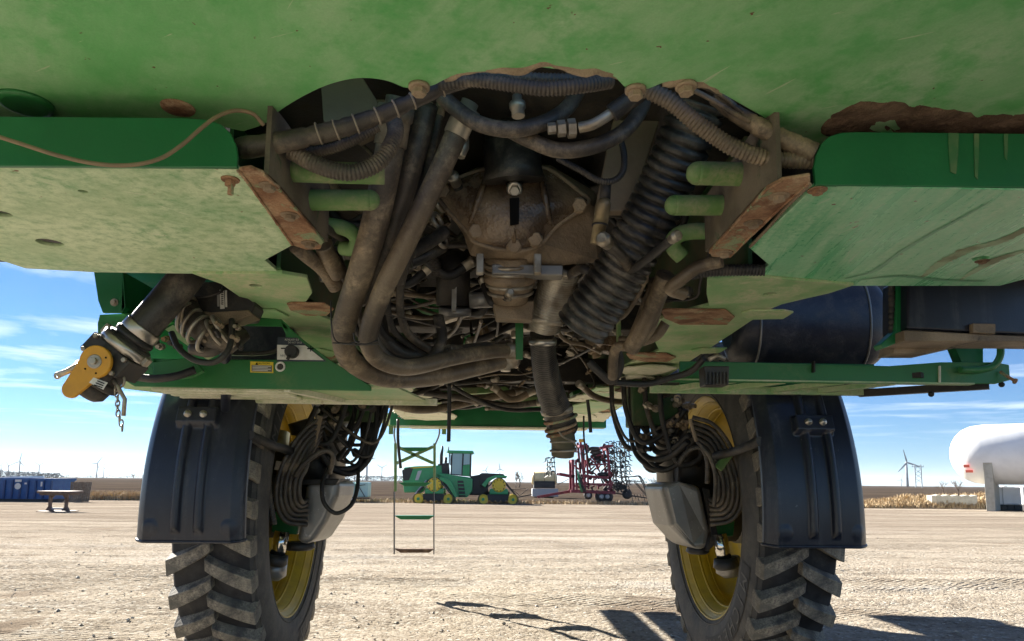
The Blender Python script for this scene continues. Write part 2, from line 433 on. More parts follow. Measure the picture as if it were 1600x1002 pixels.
# ------------------------------------------------------------------ the setting
def yard_material():
    m = bpy.data.materials.new('gravel_yard'); m.use_nodes = True
    N, L = m.node_tree.nodes, m.node_tree.links
    b = N['Principled BSDF']; b.inputs['Roughness'].default_value = 0.95; b.inputs['Specular IOR Level'].default_value = 0.0
    tc = N.new('ShaderNodeTexCoord'); src = tc.outputs['Object']

    def noise(sc, det, rg, stretch=None, rot=0, dist=0.0):
        n = N.new('ShaderNodeTexNoise'); n.inputs['Scale'].default_value = sc; n.inputs['Detail'].default_value = det; n.inputs['Roughness'].default_value = rg
        n.inputs['Distortion'].default_value = dist
        if stretch:
            mp = N.new('ShaderNodeMapping'); L.new(src, mp.inputs[0]); mp.inputs['Scale'].default_value = stretch; mp.inputs['Rotation'].default_value = (0, 0, rot)
            L.new(mp.outputs[0], n.inputs['Vector'])
        else: L.new(src, n.inputs['Vector'])
        return n.outputs['Fac']

    def ramp(v, a, c):
        r = N.new('ShaderNodeMapRange'); r.interpolation_type = 'SMOOTHSTEP'
        r.inputs['From Min'].default_value = a; r.inputs['From Max'].default_value = c; L.new(v, r.inputs['Value']); return r.outputs[0]

    def mix(f, a, c, t='MIX'):
        x = N.new('ShaderNodeMix'); x.data_type = 'RGBA'; x.blend_type = t
        if isinstance(f, float): x.inputs['Factor'].default_value = f
        else: L.new(f, x.inputs['Factor'])
        for v, k in ((a, 'A'), (c, 'B')):
            if isinstance(v, tuple): x.inputs[k].default_value = (*v, 1)
            else: L.new(v, x.inputs[k])
        return x.outputs['Result']
    col = mix(ramp(noise(0.5, 6, 0.6, (0.3, 1.0, 1), R(8)), 0.35, 0.65), (0.341, 0.294, 0.230), (0.253, 0.211, 0.160))
    col = mix(ramp(noise(0.7, 7, 0.65, (0.16, 1.1, 1), R(-5), 0.3), 0.53, 0.66), col, (0.401, 0.378, 0.341))      # pale dried bands
    col = mix(ramp(noise(0.9, 7, 0.65, (0.10, 1.3, 1), R(3), 0.3), 0.50, 0.64), col, (0.126, 0.100, 0.074))      # damp wheel tracks
    col = mix(ramp(noise(4.0, 8, 0.75), 0.40, 0.66), col, (0.386, 0.337, 0.272))
    col = mix(ramp(noise(1.6, 8, 0.8, (0.5, 1, 1), R(20)), 0.54, 0.64), col, (0.170, 0.137, 0.103))
    vo = N.new('ShaderNodeTexVoronoi'); vo.inputs['Scale'].default_value = 38; L.new(src, vo.inputs['Vector'])
    vo2 = N.new('ShaderNodeTexVoronoi'); vo2.inputs['Scale'].default_value = 95; L.new(src, vo2.inputs['Vector'])
    sp = N.new('ShaderNodeSeparateColor'); L.new(vo.outputs['Color'], sp.inputs[0])
    sp2 = N.new('ShaderNodeSeparateColor'); L.new(vo2.outputs['Color'], sp2.inputs[0])
    col = mix(ramp(sp.outputs[0], 0.72, 0.98), col, (0.461, 0.434, 0.378))
    col = mix(ramp(sp.outputs[1], 0.78, 0.98), col, (0.148, 0.123, 0.096))
    col = mix(0.30, col, mix(sp2.outputs[0], (0.179, 0.146, 0.111), (0.467, 0.415, 0.341)))
    sy = N.new('ShaderNodeSeparateXYZ'); L.new(src, sy.inputs[0])
    far = N.new('ShaderNodeMath'); far.operation = 'MULTIPLY'; L.new(ramp(sy.outputs['Y'], 8.0, 26.0), far.inputs[0]); L.new(ramp(noise(0.35, 6, 0.7, (0.22, 1.0, 1), R(4), 0.5), 0.30, 0.56), far.inputs[1])
    far2 = N.new('ShaderNodeMath'); far2.operation = 'MULTIPLY'; L.new(far.outputs[0], far2.inputs[0]); far2.inputs[1].default_value = 0.75
    col = mix(far2.outputs[0], col, (0.185, 0.150, 0.118))       # the travelled lane further out is browner
    col = mix(ramp(noise(0.55, 6, 0.62, (0.7, 1.0, 1), R(-12), 0.8), 0.60, 0.68), col, (0.20, 0.162, 0.125))   # damp patches
    L.new(col, b.inputs['Base Color'])
    # relief: stones, lumps and tread prints
    wv = N.new('ShaderNodeTexWave'); wv.inputs['Scale'].default_value = 5.5; wv.inputs['Distortion'].default_value = 2.5; wv.inputs['Detail'].default_value = 2
    mp = N.new('ShaderNodeMapping'); L.new(src, mp.inputs[0]); mp.inputs['Rotation'].default_value = (0, 0, R(62)); L.new(mp.outputs[0], wv.inputs['Vector'])
    track = ramp(noise(0.8, 3, 0.5, (0.25, 1.1, 1), R(14)), 0.5, 0.56)
    mm = N.new('ShaderNodeMath'); mm.operation = 'MULTIPLY'; L.new(wv.outputs['Fac'], mm.inputs[0]); L.new(track, mm.inputs[1])
    bp = N.new('ShaderNodeBump'); bp.inputs['Distance'].default_value = 0.030; L.new(mm.outputs[0], bp.inputs['Height'])
    bp2 = N.new('ShaderNodeBump'); bp2.inputs['Distance'].default_value = 0.045; L.new(noise(5, 10, 0.78), bp2.inputs['Height']); L.new(bp.outputs[0], bp2.inputs['Normal'])
    bp3 = N.new('ShaderNodeBump'); bp3.inputs['Distance'].default_value = 0.010; bp3.invert = True; L.new(vo.outputs['Distance'], bp3.inputs['Height']); L.new(bp2.outputs[0], bp3.inputs['Normal'])
    L.new(bp3.outputs[0], b.inputs['Normal'])
    return m


def sheet(name, xs, ys, zf, material):
    mb = MB()
    vs = [(x, y, zf(x, y)) for y in ys for x in xs]
    n = len(xs)
    fs = [(j*n+i, j*n+i+1, (j+1)*n+i+1, (j+1)*n+i) for j in range(len(ys)-1) for i in range(n-1)]
    mb.add(vs, fs, 0, True)
    return tag(mb.obj(name, material, fix=False), kind='structure')


def frange(a, b, s):
    n = max(1, int(round((b - a) / s))); return [a + (b - a) * i / n for i in range(n + 1)]


YEND = 57.0
RUTS = ((-1.2, 5.6, 0.28), (-1.0, 6.9, 0.12), (0.5, 7.8, -0.18), (0.0, 9.6, 0.05), (3.0, 6.2, 0.5), (-3.5, 6.0, -0.3))


def yard_z(x, y):
    z = gz(x, y)
    k = max(0, 1 - abs(y - 7) / 30)
    p = Vector((x * 0.9, y * 2.2, 0))
    z += 0.030 * (mnoise.noise(p * 0.8)) * k + 0.018 * mnoise.noise(p * 2.3 + Vector((9, 3, 1))) * k
    if 3.5 < y < 13 and -7 < x < 7:
        for ox, oy, ang in RUTS:              # tyre tracks with lug prints
            c, s = math.cos(ang), math.sin(ang)
            u = (x - ox) * c + (y - oy) * s; v = -(x - ox) * s + (y - oy) * c
            v += 0.10 * math.sin(u * 0.6 + ox)
            if abs(v) < 0.26:
                e = 1 - (v / 0.26) ** 2
                ph = (u + abs(v) * 0.8) / 0.21
                z += -0.006 * e + (0.011 * max(0, math.sin(ph * 2 * math.pi)) ** 0.6) * e * (0.6 + 0.7 * mnoise.noise(Vector((u * 0.7, v * 2, ox))))
        z += 0.007 * mnoise.noise(Vector((x * 9, y * 9, 0))) + 0.004 * mnoise.noise(Vector((x * 21, y * 21, 5)))
    return z


xs = frange(-150, -14, 8) + frange(-14, -5, 0.25)[1:] + frange(-5, 5, 0.045)[1:] + frange(5, 14, 0.25)[1:] + frange(14, 150, 8)[1:]
ys = frange(-40, 0, 4) + frange(0, 4, 0.4)[1:] + frange(4, 10, 0.05)[1:] + frange(10, 14, 0.10)[1:] + frange(14, YEND, 1.0)[1:]
yard = sheet('gravel_yard', xs, ys, yard_z, yard_material())

m_field = mat('ploughed_field', (0.040, 0.031, 0.026), 1.0, c2=(0.060, 0.047, 0.038), scale=0.08, dust=(0.10, 0.080, 0.058), dscale=0.06, dlo=0.45, dhi=0.62, damt=0.7, stretch=(0.12, 1.6, 1), bump=0.10, bscale=1.2, spec=0.0)
GF = gz(0, 100)


def field_z(x, y):
    return GF + (0 if y < 200 else 0.0) + 0.12 * mnoise.noise(Vector((x * 0.05, y * 0.2, 4))) * min(1, (y - YEND) / 20)


xs = frange(-9000, -400, 1200) + frange(-400, 400, 20)[1:] + frange(400, 9000, 1200)[1:]
ys = frange(YEND, 140, 3) + frange(140, 600, 40)[1:] + frange(600, 15000, 1600)[1:]
sheet('field', xs, ys, field_z, m_field)

# wedge of verge on both sides is field too
m_drygrass = mat('dry_grass', (0.50, 0.38, 0.22), 0.9, c2=(0.36, 0.26, 0.14), scale=1.5)
m_drygrass2 = mat('dry_grass_dark', (0.30, 0.22, 0.13), 0.9, c2=(0.40, 0.30, 0.18), scale=1.5)
m_bank = mat('bank_soil', (0.33, 0.25, 0.16), 1.0, c2=(0.24, 0.175, 0.11), scale=1.2, bump=0.1, bscale=6)


def grass(name, label, spots, h, w, seed, mats):
    r = random.Random(seed); mb = MB()
    for (x, y, z) in spots:
        hh = h * r.uniform(0.4, 1.25); ww = w * r.uniform(0.5, 1.3); a = r.uniform(0, 2*math.pi)
        dx, dy = math.cos(a) * ww, math.sin(a) * ww
        lx, ly = r.gauss(0, hh * 0.45), r.gauss(0, hh * 0.45)
        mb.add([(x-dx, y-dy, z-0.02), (x+dx, y+dy, z-0.02), (x+lx*0.4+dx*0.6, y+ly*0.4+dy*0.6, z+hh*0.6), (x+lx*0.4-dx*0.6, y+ly*0.4-dy*0.6, z+hh*0.6), (x+lx, y+ly, z+hh)],
               [(0, 1, 2, 3), (3, 2, 4)], r.choice((0, 0, 1)))
    return tag(mb.obj(name, mats, fix=False), label, 'grass', kind='stuff')


r = random.Random(3)
spots = []
for _ in range(15000):
    x = r.uniform(-75, 75); y = 56.6 + abs(r.gauss(0, 2.2))
    spots.append((x, y, gz(x, y)))
grass('dry_grass', 'thin strip of tan dry grass between the gravel yard and the dark field', spots, 0.30, 0.05, 4, [m_drygrass, m_drygrass2])
spots = []
a, bq = gpt(128, 785), gpt(232, 785)
for _ in range(5000):
    y = 55.5 + r.uniform(0, 5)
    x = at(r.uniform(136, 250), 780, Y=y).x
    spots.append((x, y, gz(x, y)))
grass('tall_dry_grass', 'patch of tall straw-coloured grass to the right of the leaning pallet', spots, 0.62, 0.05, 6, [m_drygrass, m_drygrass2])

# the bank on the right
b0, b1 = gpt(1335, 793.5), gpt(1640, 793.5)
BY = 52.5


def bank_h(x, y):
    t = (x - b0.x) / (b1.x - b0.x)
    prof = max(0, min(1, t * 4)) * (0.75 + 0.5 * max(0, min(1, (t - 0.35) * 3)))
    d = max(0, 1 - ((y - BY - 3.5) / 3.6) ** 2)
    return prof * (d ** 0.8) * (1.0 + 0.35 * mnoise.noise(Vector((x * 0.5, y * 0.5, 7))) + 0.15 * mnoise.noise(Vector((x * 1.7, y * 1.7, 2)))) if d > 0 else 0


xs = frange(b0.x - 1, b1.x + 14, 0.35); ys = frange(BY - 0.2, BY + 7.2, 0.35)
bank = sheet('bank', xs, ys, lambda x, y: gz(x, y) - 0.03 + bank_h(min(x, b1.x), y), m_bank)
spots = []
for _ in range(17000):
    x = r.uniform(b0.x - 1, b1.x + 8); y = BY + r.random() ** 1.4 * 6.5
    if mnoise.noise(Vector((x * 0.6, y * 0.5, 3))) < -0.25 and r.random() < 0.7: continue
    spots.append((x, y, gz(x, y) + bank_h(min(x, b1.x), y) - 0.03))
grass('bank_grass', 'dead straw-coloured grass over the bank behind the concrete block', spots, 0.34, 0.045, 8, [m_drygrass, m_drygrass2])

# loose stones close to the lens
mb = MB(); r = random.Random(11)
OCT = [(1,0,0),(-1,0,0),(0,1,0),(0,-1,0),(0,0,1),(0,0,-1)]
OF = [(0,2,4),(2,1,4),(1,3,4),(3,0,4),(2,0,5),(1,2,5),(3,1,5),(0,3,5)]
for _ in range(5000):
    y = 4.0 + 12 * r.random() ** 1.7; x = r.uniform(-0.85, 0.85) * (y + 1)
    s = r.uniform(0.004, 0.011) * (1 if r.random() < 0.95 else 2.0); a = r.uniform(0, 6.28)
    ca, sa = math.cos(a), math.sin(a); z = yard_z(x, y)
    sx, sy, sz = s * r.uniform(0.7, 1.3), s * r.uniform(0.7, 1.3), s * r.uniform(0.4, 0.8)
    mb.add([(x + ca*p[0]*sx - sa*p[1]*sy, y + sa*p[0]*sx + ca*p[1]*sy, z + sz*0.4 + p[2]*sz) for p in OCT], OF, r.choice((0, 0, 1, 2)))
tag(mb.obj('gravel', [mat('stone_tan', (0.40, 0.345, 0.27), 0.95, c2=(0.48, 0.43, 0.35), scale=30), mat('stone_pale', (0.54, 0.50, 0.43), 0.9), mat('stone_dark', (0.28, 0.24, 0.195), 0.95)], fix=False),
    'loose limestone chips scattered over the gravel yard', 'gravel', kind='stuff')


# far belts of trees: nobody could count them
def treebelt(name, label, px0, px1, Y, h, n, seed, ragged=0.5):
    r = random.Random(seed); mb = MB()
    xa, xb = at(px0, 750, Y=Y).x, at(px1, 750, Y=Y).x
    for _ in range(n):
        x = r.uniform(xa, xb)
        top = h * (0.62 + ragged * mnoise.noise(Vector((x / h * 0.7, seed, 0))))
        z = GF + top * r.random() ** 0.7; y = Y + r.uniform(-h, h)
        s = h * r.uniform(0.04, 0.10)
        vs = [Vector((r.uniform(-1, 1), r.uniform(-1, 1), r.uniform(-1, 1))) * s + Vector((x, y, z)) for _ in range(4)]
        mb.add(vs, [(0, 1, 2), (0, 2, 3), (0, 3, 1)], 0)
    return tag(mb.obj(name, m_fartree, fix=False), label, 'trees', kind='stuff')


m_fartree = mat('far_tree', (0.072, 0.085, 0.095), 1.0, c2=(0.10, 0.105, 0.10), scale=0.1)
treebelt('tree_belt', 'dark shelter belt of trees behind the blue dumpster', -120, 92, 900, 11, 5000, 1, 0.8)
treebelt('tree_belt', 'low blue-grey line of trees on the horizon left of the tracked tractor', 480, 700, 1500, 18, 3500, 2, 0.2)
treebelt('tree_belt', 'faint band of trees along the horizon between the turbines and the black mudguard', 90, 260, 1900, 12, 2600, 5, 0.7)
treebelt('tree_belt', 'faint brush on the horizon right of the folded red cultivator', 980, 1060, 1300, 13, 900, 6, 0.9)

# ------------------------------------------------------------------ the sprayer
SP = thing('crop_sprayer', 'dusty green high-clearance crop sprayer seen from underneath, with black mudguards and tall tyres', 'sprayer', (0, 4.0, 0))
ZP, ZW, ZR = 1.80, 1.65, 1.642


def cut(o, cutter):
    """boolean holes, applied at once"""
    c = cutter.obj('cutter', m_dark)
    md = o.modifiers.new('cut', 'BOOLEAN'); md.operation = 'DIFFERENCE'; md.object = c; md.solver = 'EXACT'
    dg = bpy.context.evaluated_depsgraph_get(); dg.update()
    me = bpy.data.meshes.new_from_object(o.evaluated_get(dg))
    o.modifiers.clear(); old = o.data; o.data = me; bpy.data.meshes.remove(old)
    cm = c.data; bpy.data.objects.remove(c); bpy.data.meshes.remove(cm)


def zpoly(pts, Z): return [at(p[0], p[1], Z=Z) if len(p) == 2 else Vector(p) for p in pts]
def ypoly(pts, Y): return [at(p[0], p[1], Y=Y) for p in pts]


def hose(name, pts, rad, m, parent=SP, n=14, per=8, corr=None, amp=0.12, raw=False, wrap=False, ends=False):
    """corr: corrugation period in metres; rad may be a pair (start, end)"""
    P = spline(pts if raw else rest(pts), per)
    r0, r1 = rad if hasattr(rad, '__len__') else (rad, rad)
    if corr:
        P, L = resample(P, corr / (4 if corr < 0.02 else 6))
        k = len(P)
        prof = (1.0, 1.0, 1 - amp, 1 - amp) if corr < 0.02 else (1.0, 1.0, 0.99, 1 - amp, 1 - amp, 0.99)
        rr = [(r0 + (r1-r0)*i/(k-1)) * prof[i % len(prof)] for i in range(k)]
    elif wrap:
        P, L = resample(P, r0 * 0.35)
        k = len(P); rr = [(r0 + (r1-r0)*i/(k-1)) * (1 + 0.09*mnoise.noise(Vector((i*0.45, r0*90, 0))) - (0.12 if i % 9 == 0 else 0)) for i in range(k)]
    else:
        k = len(P); rr = [r0 + (r1-r0)*i/(k-1) for i in range(k)]
    o = MB().tube(P, rr, n).obj(name, m, parent, fix=False)
    if ends and parent is SP:
        for a, b, q in ((P[0], P[1], r0), (P[-1], P[-2], r1)):
            MB().lathe(a, b - a, [(-0.9*q, q*0.8), (-0.3*q, q*0.8), (-0.3*q, q*1.25), (0.5*q, q*1.25), (0.5*q, q*1.12), (2.2*q, q*1.12)], 10).obj('ferrule', m_zinc, o)
    return o


def fix_name(o, n): o.name = n; return o


# --- belly panel overhead, its far edge cut in arches
edge = [(-330, 190), (340, 197), (380, 206), (405, 198), (420, 190), (440, 172), (480, 148), (520, 131), (560, 123), (600, 126), (630, 137), (655, 141), (680, 133),
        (705, 120), (730, 114), (800, 110), (840, 105), (862, 108), (905, 112), (940, 112), (962, 122), (975, 136), (993, 144), (1015, 139), (1045, 128), (1080, 129), (1120, 143), (1160, 165),
        (1200, 188), (1240, 213), (1272, 228), (1310, 224), (1900, 230)]
def arch(e, a, b):
    i0, i1 = e.index(a), e.index(b)
    sm = spline([Vector((x, y, 0)) for x, y in e[i0:i1+1]], 5)
    return e[:i0] + [(p.x, p.y) for p in sm] + e[i1+1:]


edge = arch(edge, (405, 198), (630, 137)); edge = arch(edge, (1015, 139), (1272, 228))
mb = MB(); mb.prism(zpoly(edge, ZP) + [Vector((1.5, -0.4, ZP)), Vector((-1.5, -0.4, ZP))], (0, 0, 0.012))
panel = mb.obj('belly_panel', m_panel, SP, bevel=0.002)
# up-turned skirt behind the panel so that the light stops there
for px, py in ((655, 134), (993, 139), (1072, 133)):
    p = at(px, py, Z=ZP)
    b = MB(); b.lathe(p, (0, 0, -1), [(0, 0.021), (0.006, 0.021), (0.008, 0.018)], 18); b.hexnut(p + Vector((0, 0, -0.008)), (0, 0, -1), 0.015, 0.012)
    b.obj('bolt', m_castd, panel)
p = at(278, 168, Z=ZP)
MB().lathe(p, (0, 0, -1), [(0, 0.034), (0.004, 0.032), (0.006, 0.014)], 20).obj('plug', m_rust, panel)
MB().lathe(at(40, 160, Z=ZP), (0, 0, -1), [(0, 0.052), (0.007, 0.050), (0.010, 0.040)], 24).obj('plug', m_green, panel)


def mudstrip(name, edge_a, edge_b, Z, thick, seed, n=60, m=10, mat_=m_mud):
    """lumpy cake hanging under plane Z between two pixel lines"""
    def walk(e, t):
        k = t * (len(e) - 1); i = min(int(k), len(e) - 2); f = k - i
        return at(e[i][0] + (e[i+1][0]-e[i][0])*f, e[i][1] + (e[i+1][1]-e[i][1])*f, Z=Z)
    vs, fs = [], []
    for i in range(n):
        a, b = walk(edge_a, i/(n-1)), walk(edge_b, i/(n-1))
        for j in range(m):
            t = j/(m-1); p = a.lerp(b, t)
            e = math.sin(math.pi * min(1, max(0, t))) ** 0.5 * min(1, i/3, (n-1-i)/3)
            k = 0.6 + 0.6*mnoise.noise(p*14 + Vector((seed, 0, 0))) + 0.35*mnoise.noise(p*45 + Vector((seed, 4, 0)))
            off = mnoise.noise(p*25 + Vector((0, seed, 0))) * 0.012
            vs.append(p + Vector((0, off, 0.003 - thick*max(0.08, k)*e)))
    fs = [(i*m+j, i*m+j+1, (i+1)*m+j+1, (i+1)*m+j) for i in range(n-1) for j in range(m-1)]
    return MB().add(vs, fs, 0, True).obj(name, mat_, panel, fix=False)


mudstrip('mud', [(1280, 200), (1300, 175), (1345, 153), (1400, 150), (1440, 158), (1480, 168), (1560, 172), (1680, 176)],
         [(1280, 214), (1310, 218), (1345, 220), (1400, 222), (1440, 222), (1480, 222), (1560, 224), (1680, 226)], ZP, 0.012, 3)
mudstrip('mud', [(692, 124), (740, 109), (800, 104), (845, 98), (870, 102), (930, 108), (968, 114)], [(696, 130), (740, 118), (800, 114), (845, 110), (870, 112), (930, 116), (964, 128)], ZP, 0.012, 9, 50, 6, m_castd)
mudstrip('mud', [(1035, 132), (1070, 121), (1100, 126), (1130, 142)], [(1035, 138), (1070, 132), (1100, 138), (1130, 150)], ZP, 0.010, 5, 24, 5, m_castd)

# --- cross members either side: a turned-down flange facing the lens and a wide bottom plate
Lp, Rp = at(370, 262, Z=ZW), at(1276, 290, Z=ZW)
cm = MB().prism([Vector((-1.9, Lp.y, ZW)), Lp] + zpoly([(458, 383), (414, 407), (440, 430), (150, 426), (40, 420), (0, 407)], ZW) + [Vector((-1.95, 1.75, ZW))], (0, 0, 0.012)).obj('cross_member', m_plate_l, SP)
c = MB()
for px, py, a in ((78, 380, 20), (2, 335, 14), (130, 300, 6)):
    q = at(px, py, Z=ZW)
    c.lathe(q + Vector((0, 0, -0.05)), (0, 0, 1), [(0, a*0.0016), (0.1, a*0.0016)], 20)
cut(cm, c)
cmr = MB().prism([Rp, Vector((2.0, Rp.y, ZW)), Vector((2.05, 1.75, ZW))] + zpoly([(1600, 437), (1562, 447), (1240, 447), (1176, 437), (1201, 414), (1171, 388)], ZW), (0, 0, 0.012)).obj('cross_member', m_plate_r, SP)
c = MB()
q = at(1532, 404, Z=ZW); c.lathe(q + Vector((0, 0, -0.05)), (0, 0, 1), [(0, 0.020), (0.1, 0.020)], 20)
cut(cmr, c)
for o in (cm, cmr):
    bv = o.modifiers.new('bevel', 'BEVEL'); bv.width = 0.002; bv.segments = 2; bv.limit_method = 'ANGLE'; bv.angle_limit = R(40)


def flange(parent, pts, Y, m, name='flange'):
    return MB().prism(ypoly(pts, Y), (0, 0.010, 0)).obj(name, m, parent, bevel=0.002)


flange(cm, [(-500, 178), (285, 184), (325, 187), (345, 194), (360, 208), (369, 228), (371, 245), (370, 261.5), (-500, 257)], Lp.y - 0.004, m_green_clean)
flange(cmr, [(1275, 289), (1272, 262), (1275, 242), (1283, 225), (1296, 213), (1315, 207), (1340, 206), (2100, 214), (2100, 300)], Rp.y - 0.004, m_green_clean)
# dark sheets added over the cut holes so they look shaded inside
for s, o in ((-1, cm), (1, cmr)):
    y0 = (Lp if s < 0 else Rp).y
    MB().box((min(s*0.72, s*1.9), y0 + 0.02, 1.742), (max(s*0.72, s*1.9), 2.30, 1.75)).obj('hole_backing', m_dark, o)
# scraped gouge on the right plate edge, weld beads along the edges
for pts, par in (([(372, 266), (400, 300), (430, 342), (456, 381)], cm), ([(1266, 288), (1230, 322), (1200, 356), (1172, 386)], cmr)):
    P = [at(a, b_, Z=ZW - 0.001) for a, b_ in pts]
    P, _ = resample(spline(P, 6), 0.004)
    MB().tube(P, [0.0035 + 0.0016*math.sin(i*1.9) for i in range(len(P))], 8).obj('weld_bead', m_castd, par, fix=False)


def hbolt(px, py, Z, r, h, m, parent, washer=True):
    p = at(px, py, Z=Z); b = MB()
    if washer: b.lathe(p, (0, 0, -1), [(0, r*1.7), (h*0.25, r*1.65)], 18)
    b.hexnut(p + Vector((0, 0, -h*0.25)), (0, 0, -1), r, h)
    return b.obj('bolt', m, parent)


hbolt(360, 280, ZW, 0.011, 0.012, m_rust, cm)
MB().cyl(at(361, 288, Z=ZW - 0.012), at(361, 288, Z=ZW - 0.012) + Vector((0, 0, -0.022)), 0.006).obj('bolt_shank', m_rust, cm)
hbolt(1277, 297, ZW, 0.012, 0.008, m_rust, cmr)
hbolt(1535, 408, ZW, 0.011, 0.006, m_mud, cmr)

m_inner = mat('grimy_web', (0.10, 0.082, 0.058), 0.75, c2=(0.17, 0.14, 0.10), scale=8, bump=0.002, bscale=50, spots=(0.06, 0.10, 0.05), sscale=7, slo=0.6, shi=0.68, fine=0.12)
# --- rusty corner brackets with bolts, and the web behind each
brl = MB().prism(zpoly([(373, 266), (392, 263), (412, 272), (434, 294), (506, 378), (501, 390), (478, 391), (457, 384)], 1.6445), (0, 0, 0.008)).obj('corner_bracket', m_rust, SP, bevel=0.003)
brr = MB().prism(zpoly([(1266, 275), (1222, 282), (1198, 295), (1140, 360), (1108, 394), (1112, 402), (1139, 403), (1160, 383), (1212, 333), (1266, 286)], 1.6445), (0, 0, 0.008)).obj('corner_bracket', m_rust, SP, bevel=0.003)
for par, runs in ((brl, ([(375, 268), (457, 383)], [(412, 273), (434, 294), (505, 378)])), (brr, ([(1264, 286), (1212, 332), (1160, 382), (1140, 402)], [(1222, 283), (1198, 296), (1140, 361), (1109, 395)]))):
    for run in runs:
        P, _ = resample([at(q[0], q[1], Z=1.6435) for q in run], 0.01)
        MB().tube(P, [0.0032 + 0.0012*mnoise.noise(p_*60) for p_ in P], 8).obj('rolled_edge', m_rust, par, fix=False)
for px, py in ((421, 290), (453, 336), (484, 380)): hbolt(px, py, 1.6445, 0.013, 0.010, m_castd, brl)
for px, py in ((1217, 306), (1177, 348), (1132, 395)): hbolt(px, py, 1.6445, 0.013, 0.010, m_castd, brr)
for par, pts in ((brl, [(412, 272), (434, 294), (506, 378)]), (brr, [(1222, 282), (1198, 295), (1140, 360), (1108, 394)])):
    b = MB(); Q = zpoly(pts, 1.6530)
    for a, c_ in zip(Q, Q[1:]):
        b.prism([a, c_, c_ + Vector((0, 0, 0.15)), a + Vector((0, 0, 0.15))], (0.010 if par is brl else -0.010, 0, 0))
    b.obj('web', m_inner, par)

# --- green pipe loops beside the brackets
m_pipe = mat('pipe_green', (0.10, 0.22, 0.055), 0.55, c2=(0.15, 0.25, 0.09), scale=9, dust=(0.30, 0.30, 0.17), dscale=11, dlo=0.42, dhi=0.66, damt=0.8, bump=0.001, bscale=60)


def pipe(pts, r, cap=True):
    P = spline(rest(pts), 8)
    b = MB().tube(P, r, 18)
    if cap: b.ball(P[0], r*0.999, n=10)
    return b.obj('pipe', m_pipe, SP, fix=False)


pipe([(458, 268, 1.50), (520, 270, 1.50), (600, 272, 1.52)], 0.0235)
pipe([(578, 313, 1.66), (530, 313, 1.65), (470, 313, 1.63)], 0.0250)
pipe([(535, 388, 1.92), (553, 388, 1.90), (556, 370, 1.88), (535, 356, 1.86), (490, 350, 1.84)], 0.0205, False)
pipe([(1090, 271, 1.52), (1130, 272, 1.52), (1195, 274, 1.52)], 0.0265)
pipe([(1054, 321, 1.66), (1090, 321, 1.66), (1155, 321, 1.66)], 0.0250)
pipe([(1066, 402, 1.90), (1052, 386, 1.89), (1056, 370, 1.87), (1080, 362, 1.85), (1125, 362, 1.84)], 0.0225, False)

# --- main rails: bottom flange plates with tabs, webs up into the dark
rl = MB().prism(zpoly([(300, 428), (345, 444), (374, 464), (387, 467), (412, 484), (438, 503), (472, 531), (512, 562), (553, 588), (604, 625), (668, 664), (706, 664), (655, 622), (590, 577),
                       (560, 556), (540, 528), (522, 503), (500, 494), (474, 478), (488, 458), (480, 435), (440, 428)], ZR), (0, 0, 0.012)).obj('frame_rail', m_rail, SP)
c = MB()
for px, py, w in ((400, 447, .020), (447, 518, .012), (478, 545, .012)):
    c.lathe(at(px, py, Z=ZR) + Vector((0, 0, -0.05)), (0, 0, 1), [(0, w), (0.1, w)], 20)
cut(rl, c)
rr_ = MB().prism(zpoly([(1335, 446), (1295, 459), (1255, 468), (1222, 476), (1200, 485), (1178, 499), (1116, 540), (1090, 557), (1049, 584), (990, 624), (928, 664), (890, 664), (925, 626),
                        (957, 602), (977, 591), (974, 574), (1000, 560), (1030, 548), (1021, 530), (1027, 500), (1060, 490), (1108, 478), (1104, 460), (1105, 436), (1175, 432)], ZR), (0, 0, 0.012)).obj('frame_rail', m_rail, SP)
c = MB()
for px, py, w in ((1203, 460, .020), (1045, 565, .016), (1022, 583, .014)):
    c.lathe(at(px, py, Z=ZR) + Vector((0, 0, -0.05)), (0, 0, 1), [(0, w), (0.1, w)], 20)
cut(rr_, c)
for o in (rl, rr_):
    bv = o.modifiers.new('bevel', 'BEVEL'); bv.width = 0.002; bv.segments = 2; bv.limit_method = 'ANGLE'; bv.angle_limit = R(40)
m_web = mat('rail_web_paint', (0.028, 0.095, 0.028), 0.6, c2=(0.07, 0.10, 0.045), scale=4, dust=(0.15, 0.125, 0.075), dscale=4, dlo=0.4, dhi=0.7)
for s, o in ((-1, rl), (1, rr_)):
    for k, (x, h) in enumerate(((0.70, 2.10), (0.86, 2.12))):
        x *= s
        MB().box((x - 0.006, 2.02, ZR + 0.012), (x + 0.006, 6.75, h)).obj('web', m_web, o)
for poly, o in (([(1158, 490), (1172, 486), (1226, 486), (1240, 489), (1224, 499), (1168, 500)], rr_), ([(1080, 548), (1096, 545), (1136, 545), (1124, 552), (1084, 554)], rr_), ([(376, 488), (392, 485), (430, 485), (452, 496), (446, 500), (386, 495)], rl), ([(470, 548), (500, 546), (528, 552), (520, 558), (476, 556)], rl)):
    MB().prism(zpoly(poly, ZR - 0.008), (0, 0, 0.007)).obj('tab', m_rail, o, bevel=0.002)
# rusty wear plates and bolts under the rails
for px0, py0, px1, py1, o in ((448, 474, 522, 494, rl), (1032, 484, 1148, 508, rr_), (978, 552, 1056, 566, rr_), (482, 553, 530, 562, rl)):
    w = MB(); ym = (py0+py1)/2
    w.prism(zpoly([(px0, py0+2), (px0+8, py0), (px1-14, py0+1), (px1, ym), (px1-12, py1), (px0+30, py1), (px0+6, ym+2)], ZR - 0.007), (0, 0, 0.006))
    w.obj('wear_plate', m_rust, o, bevel=0.002)
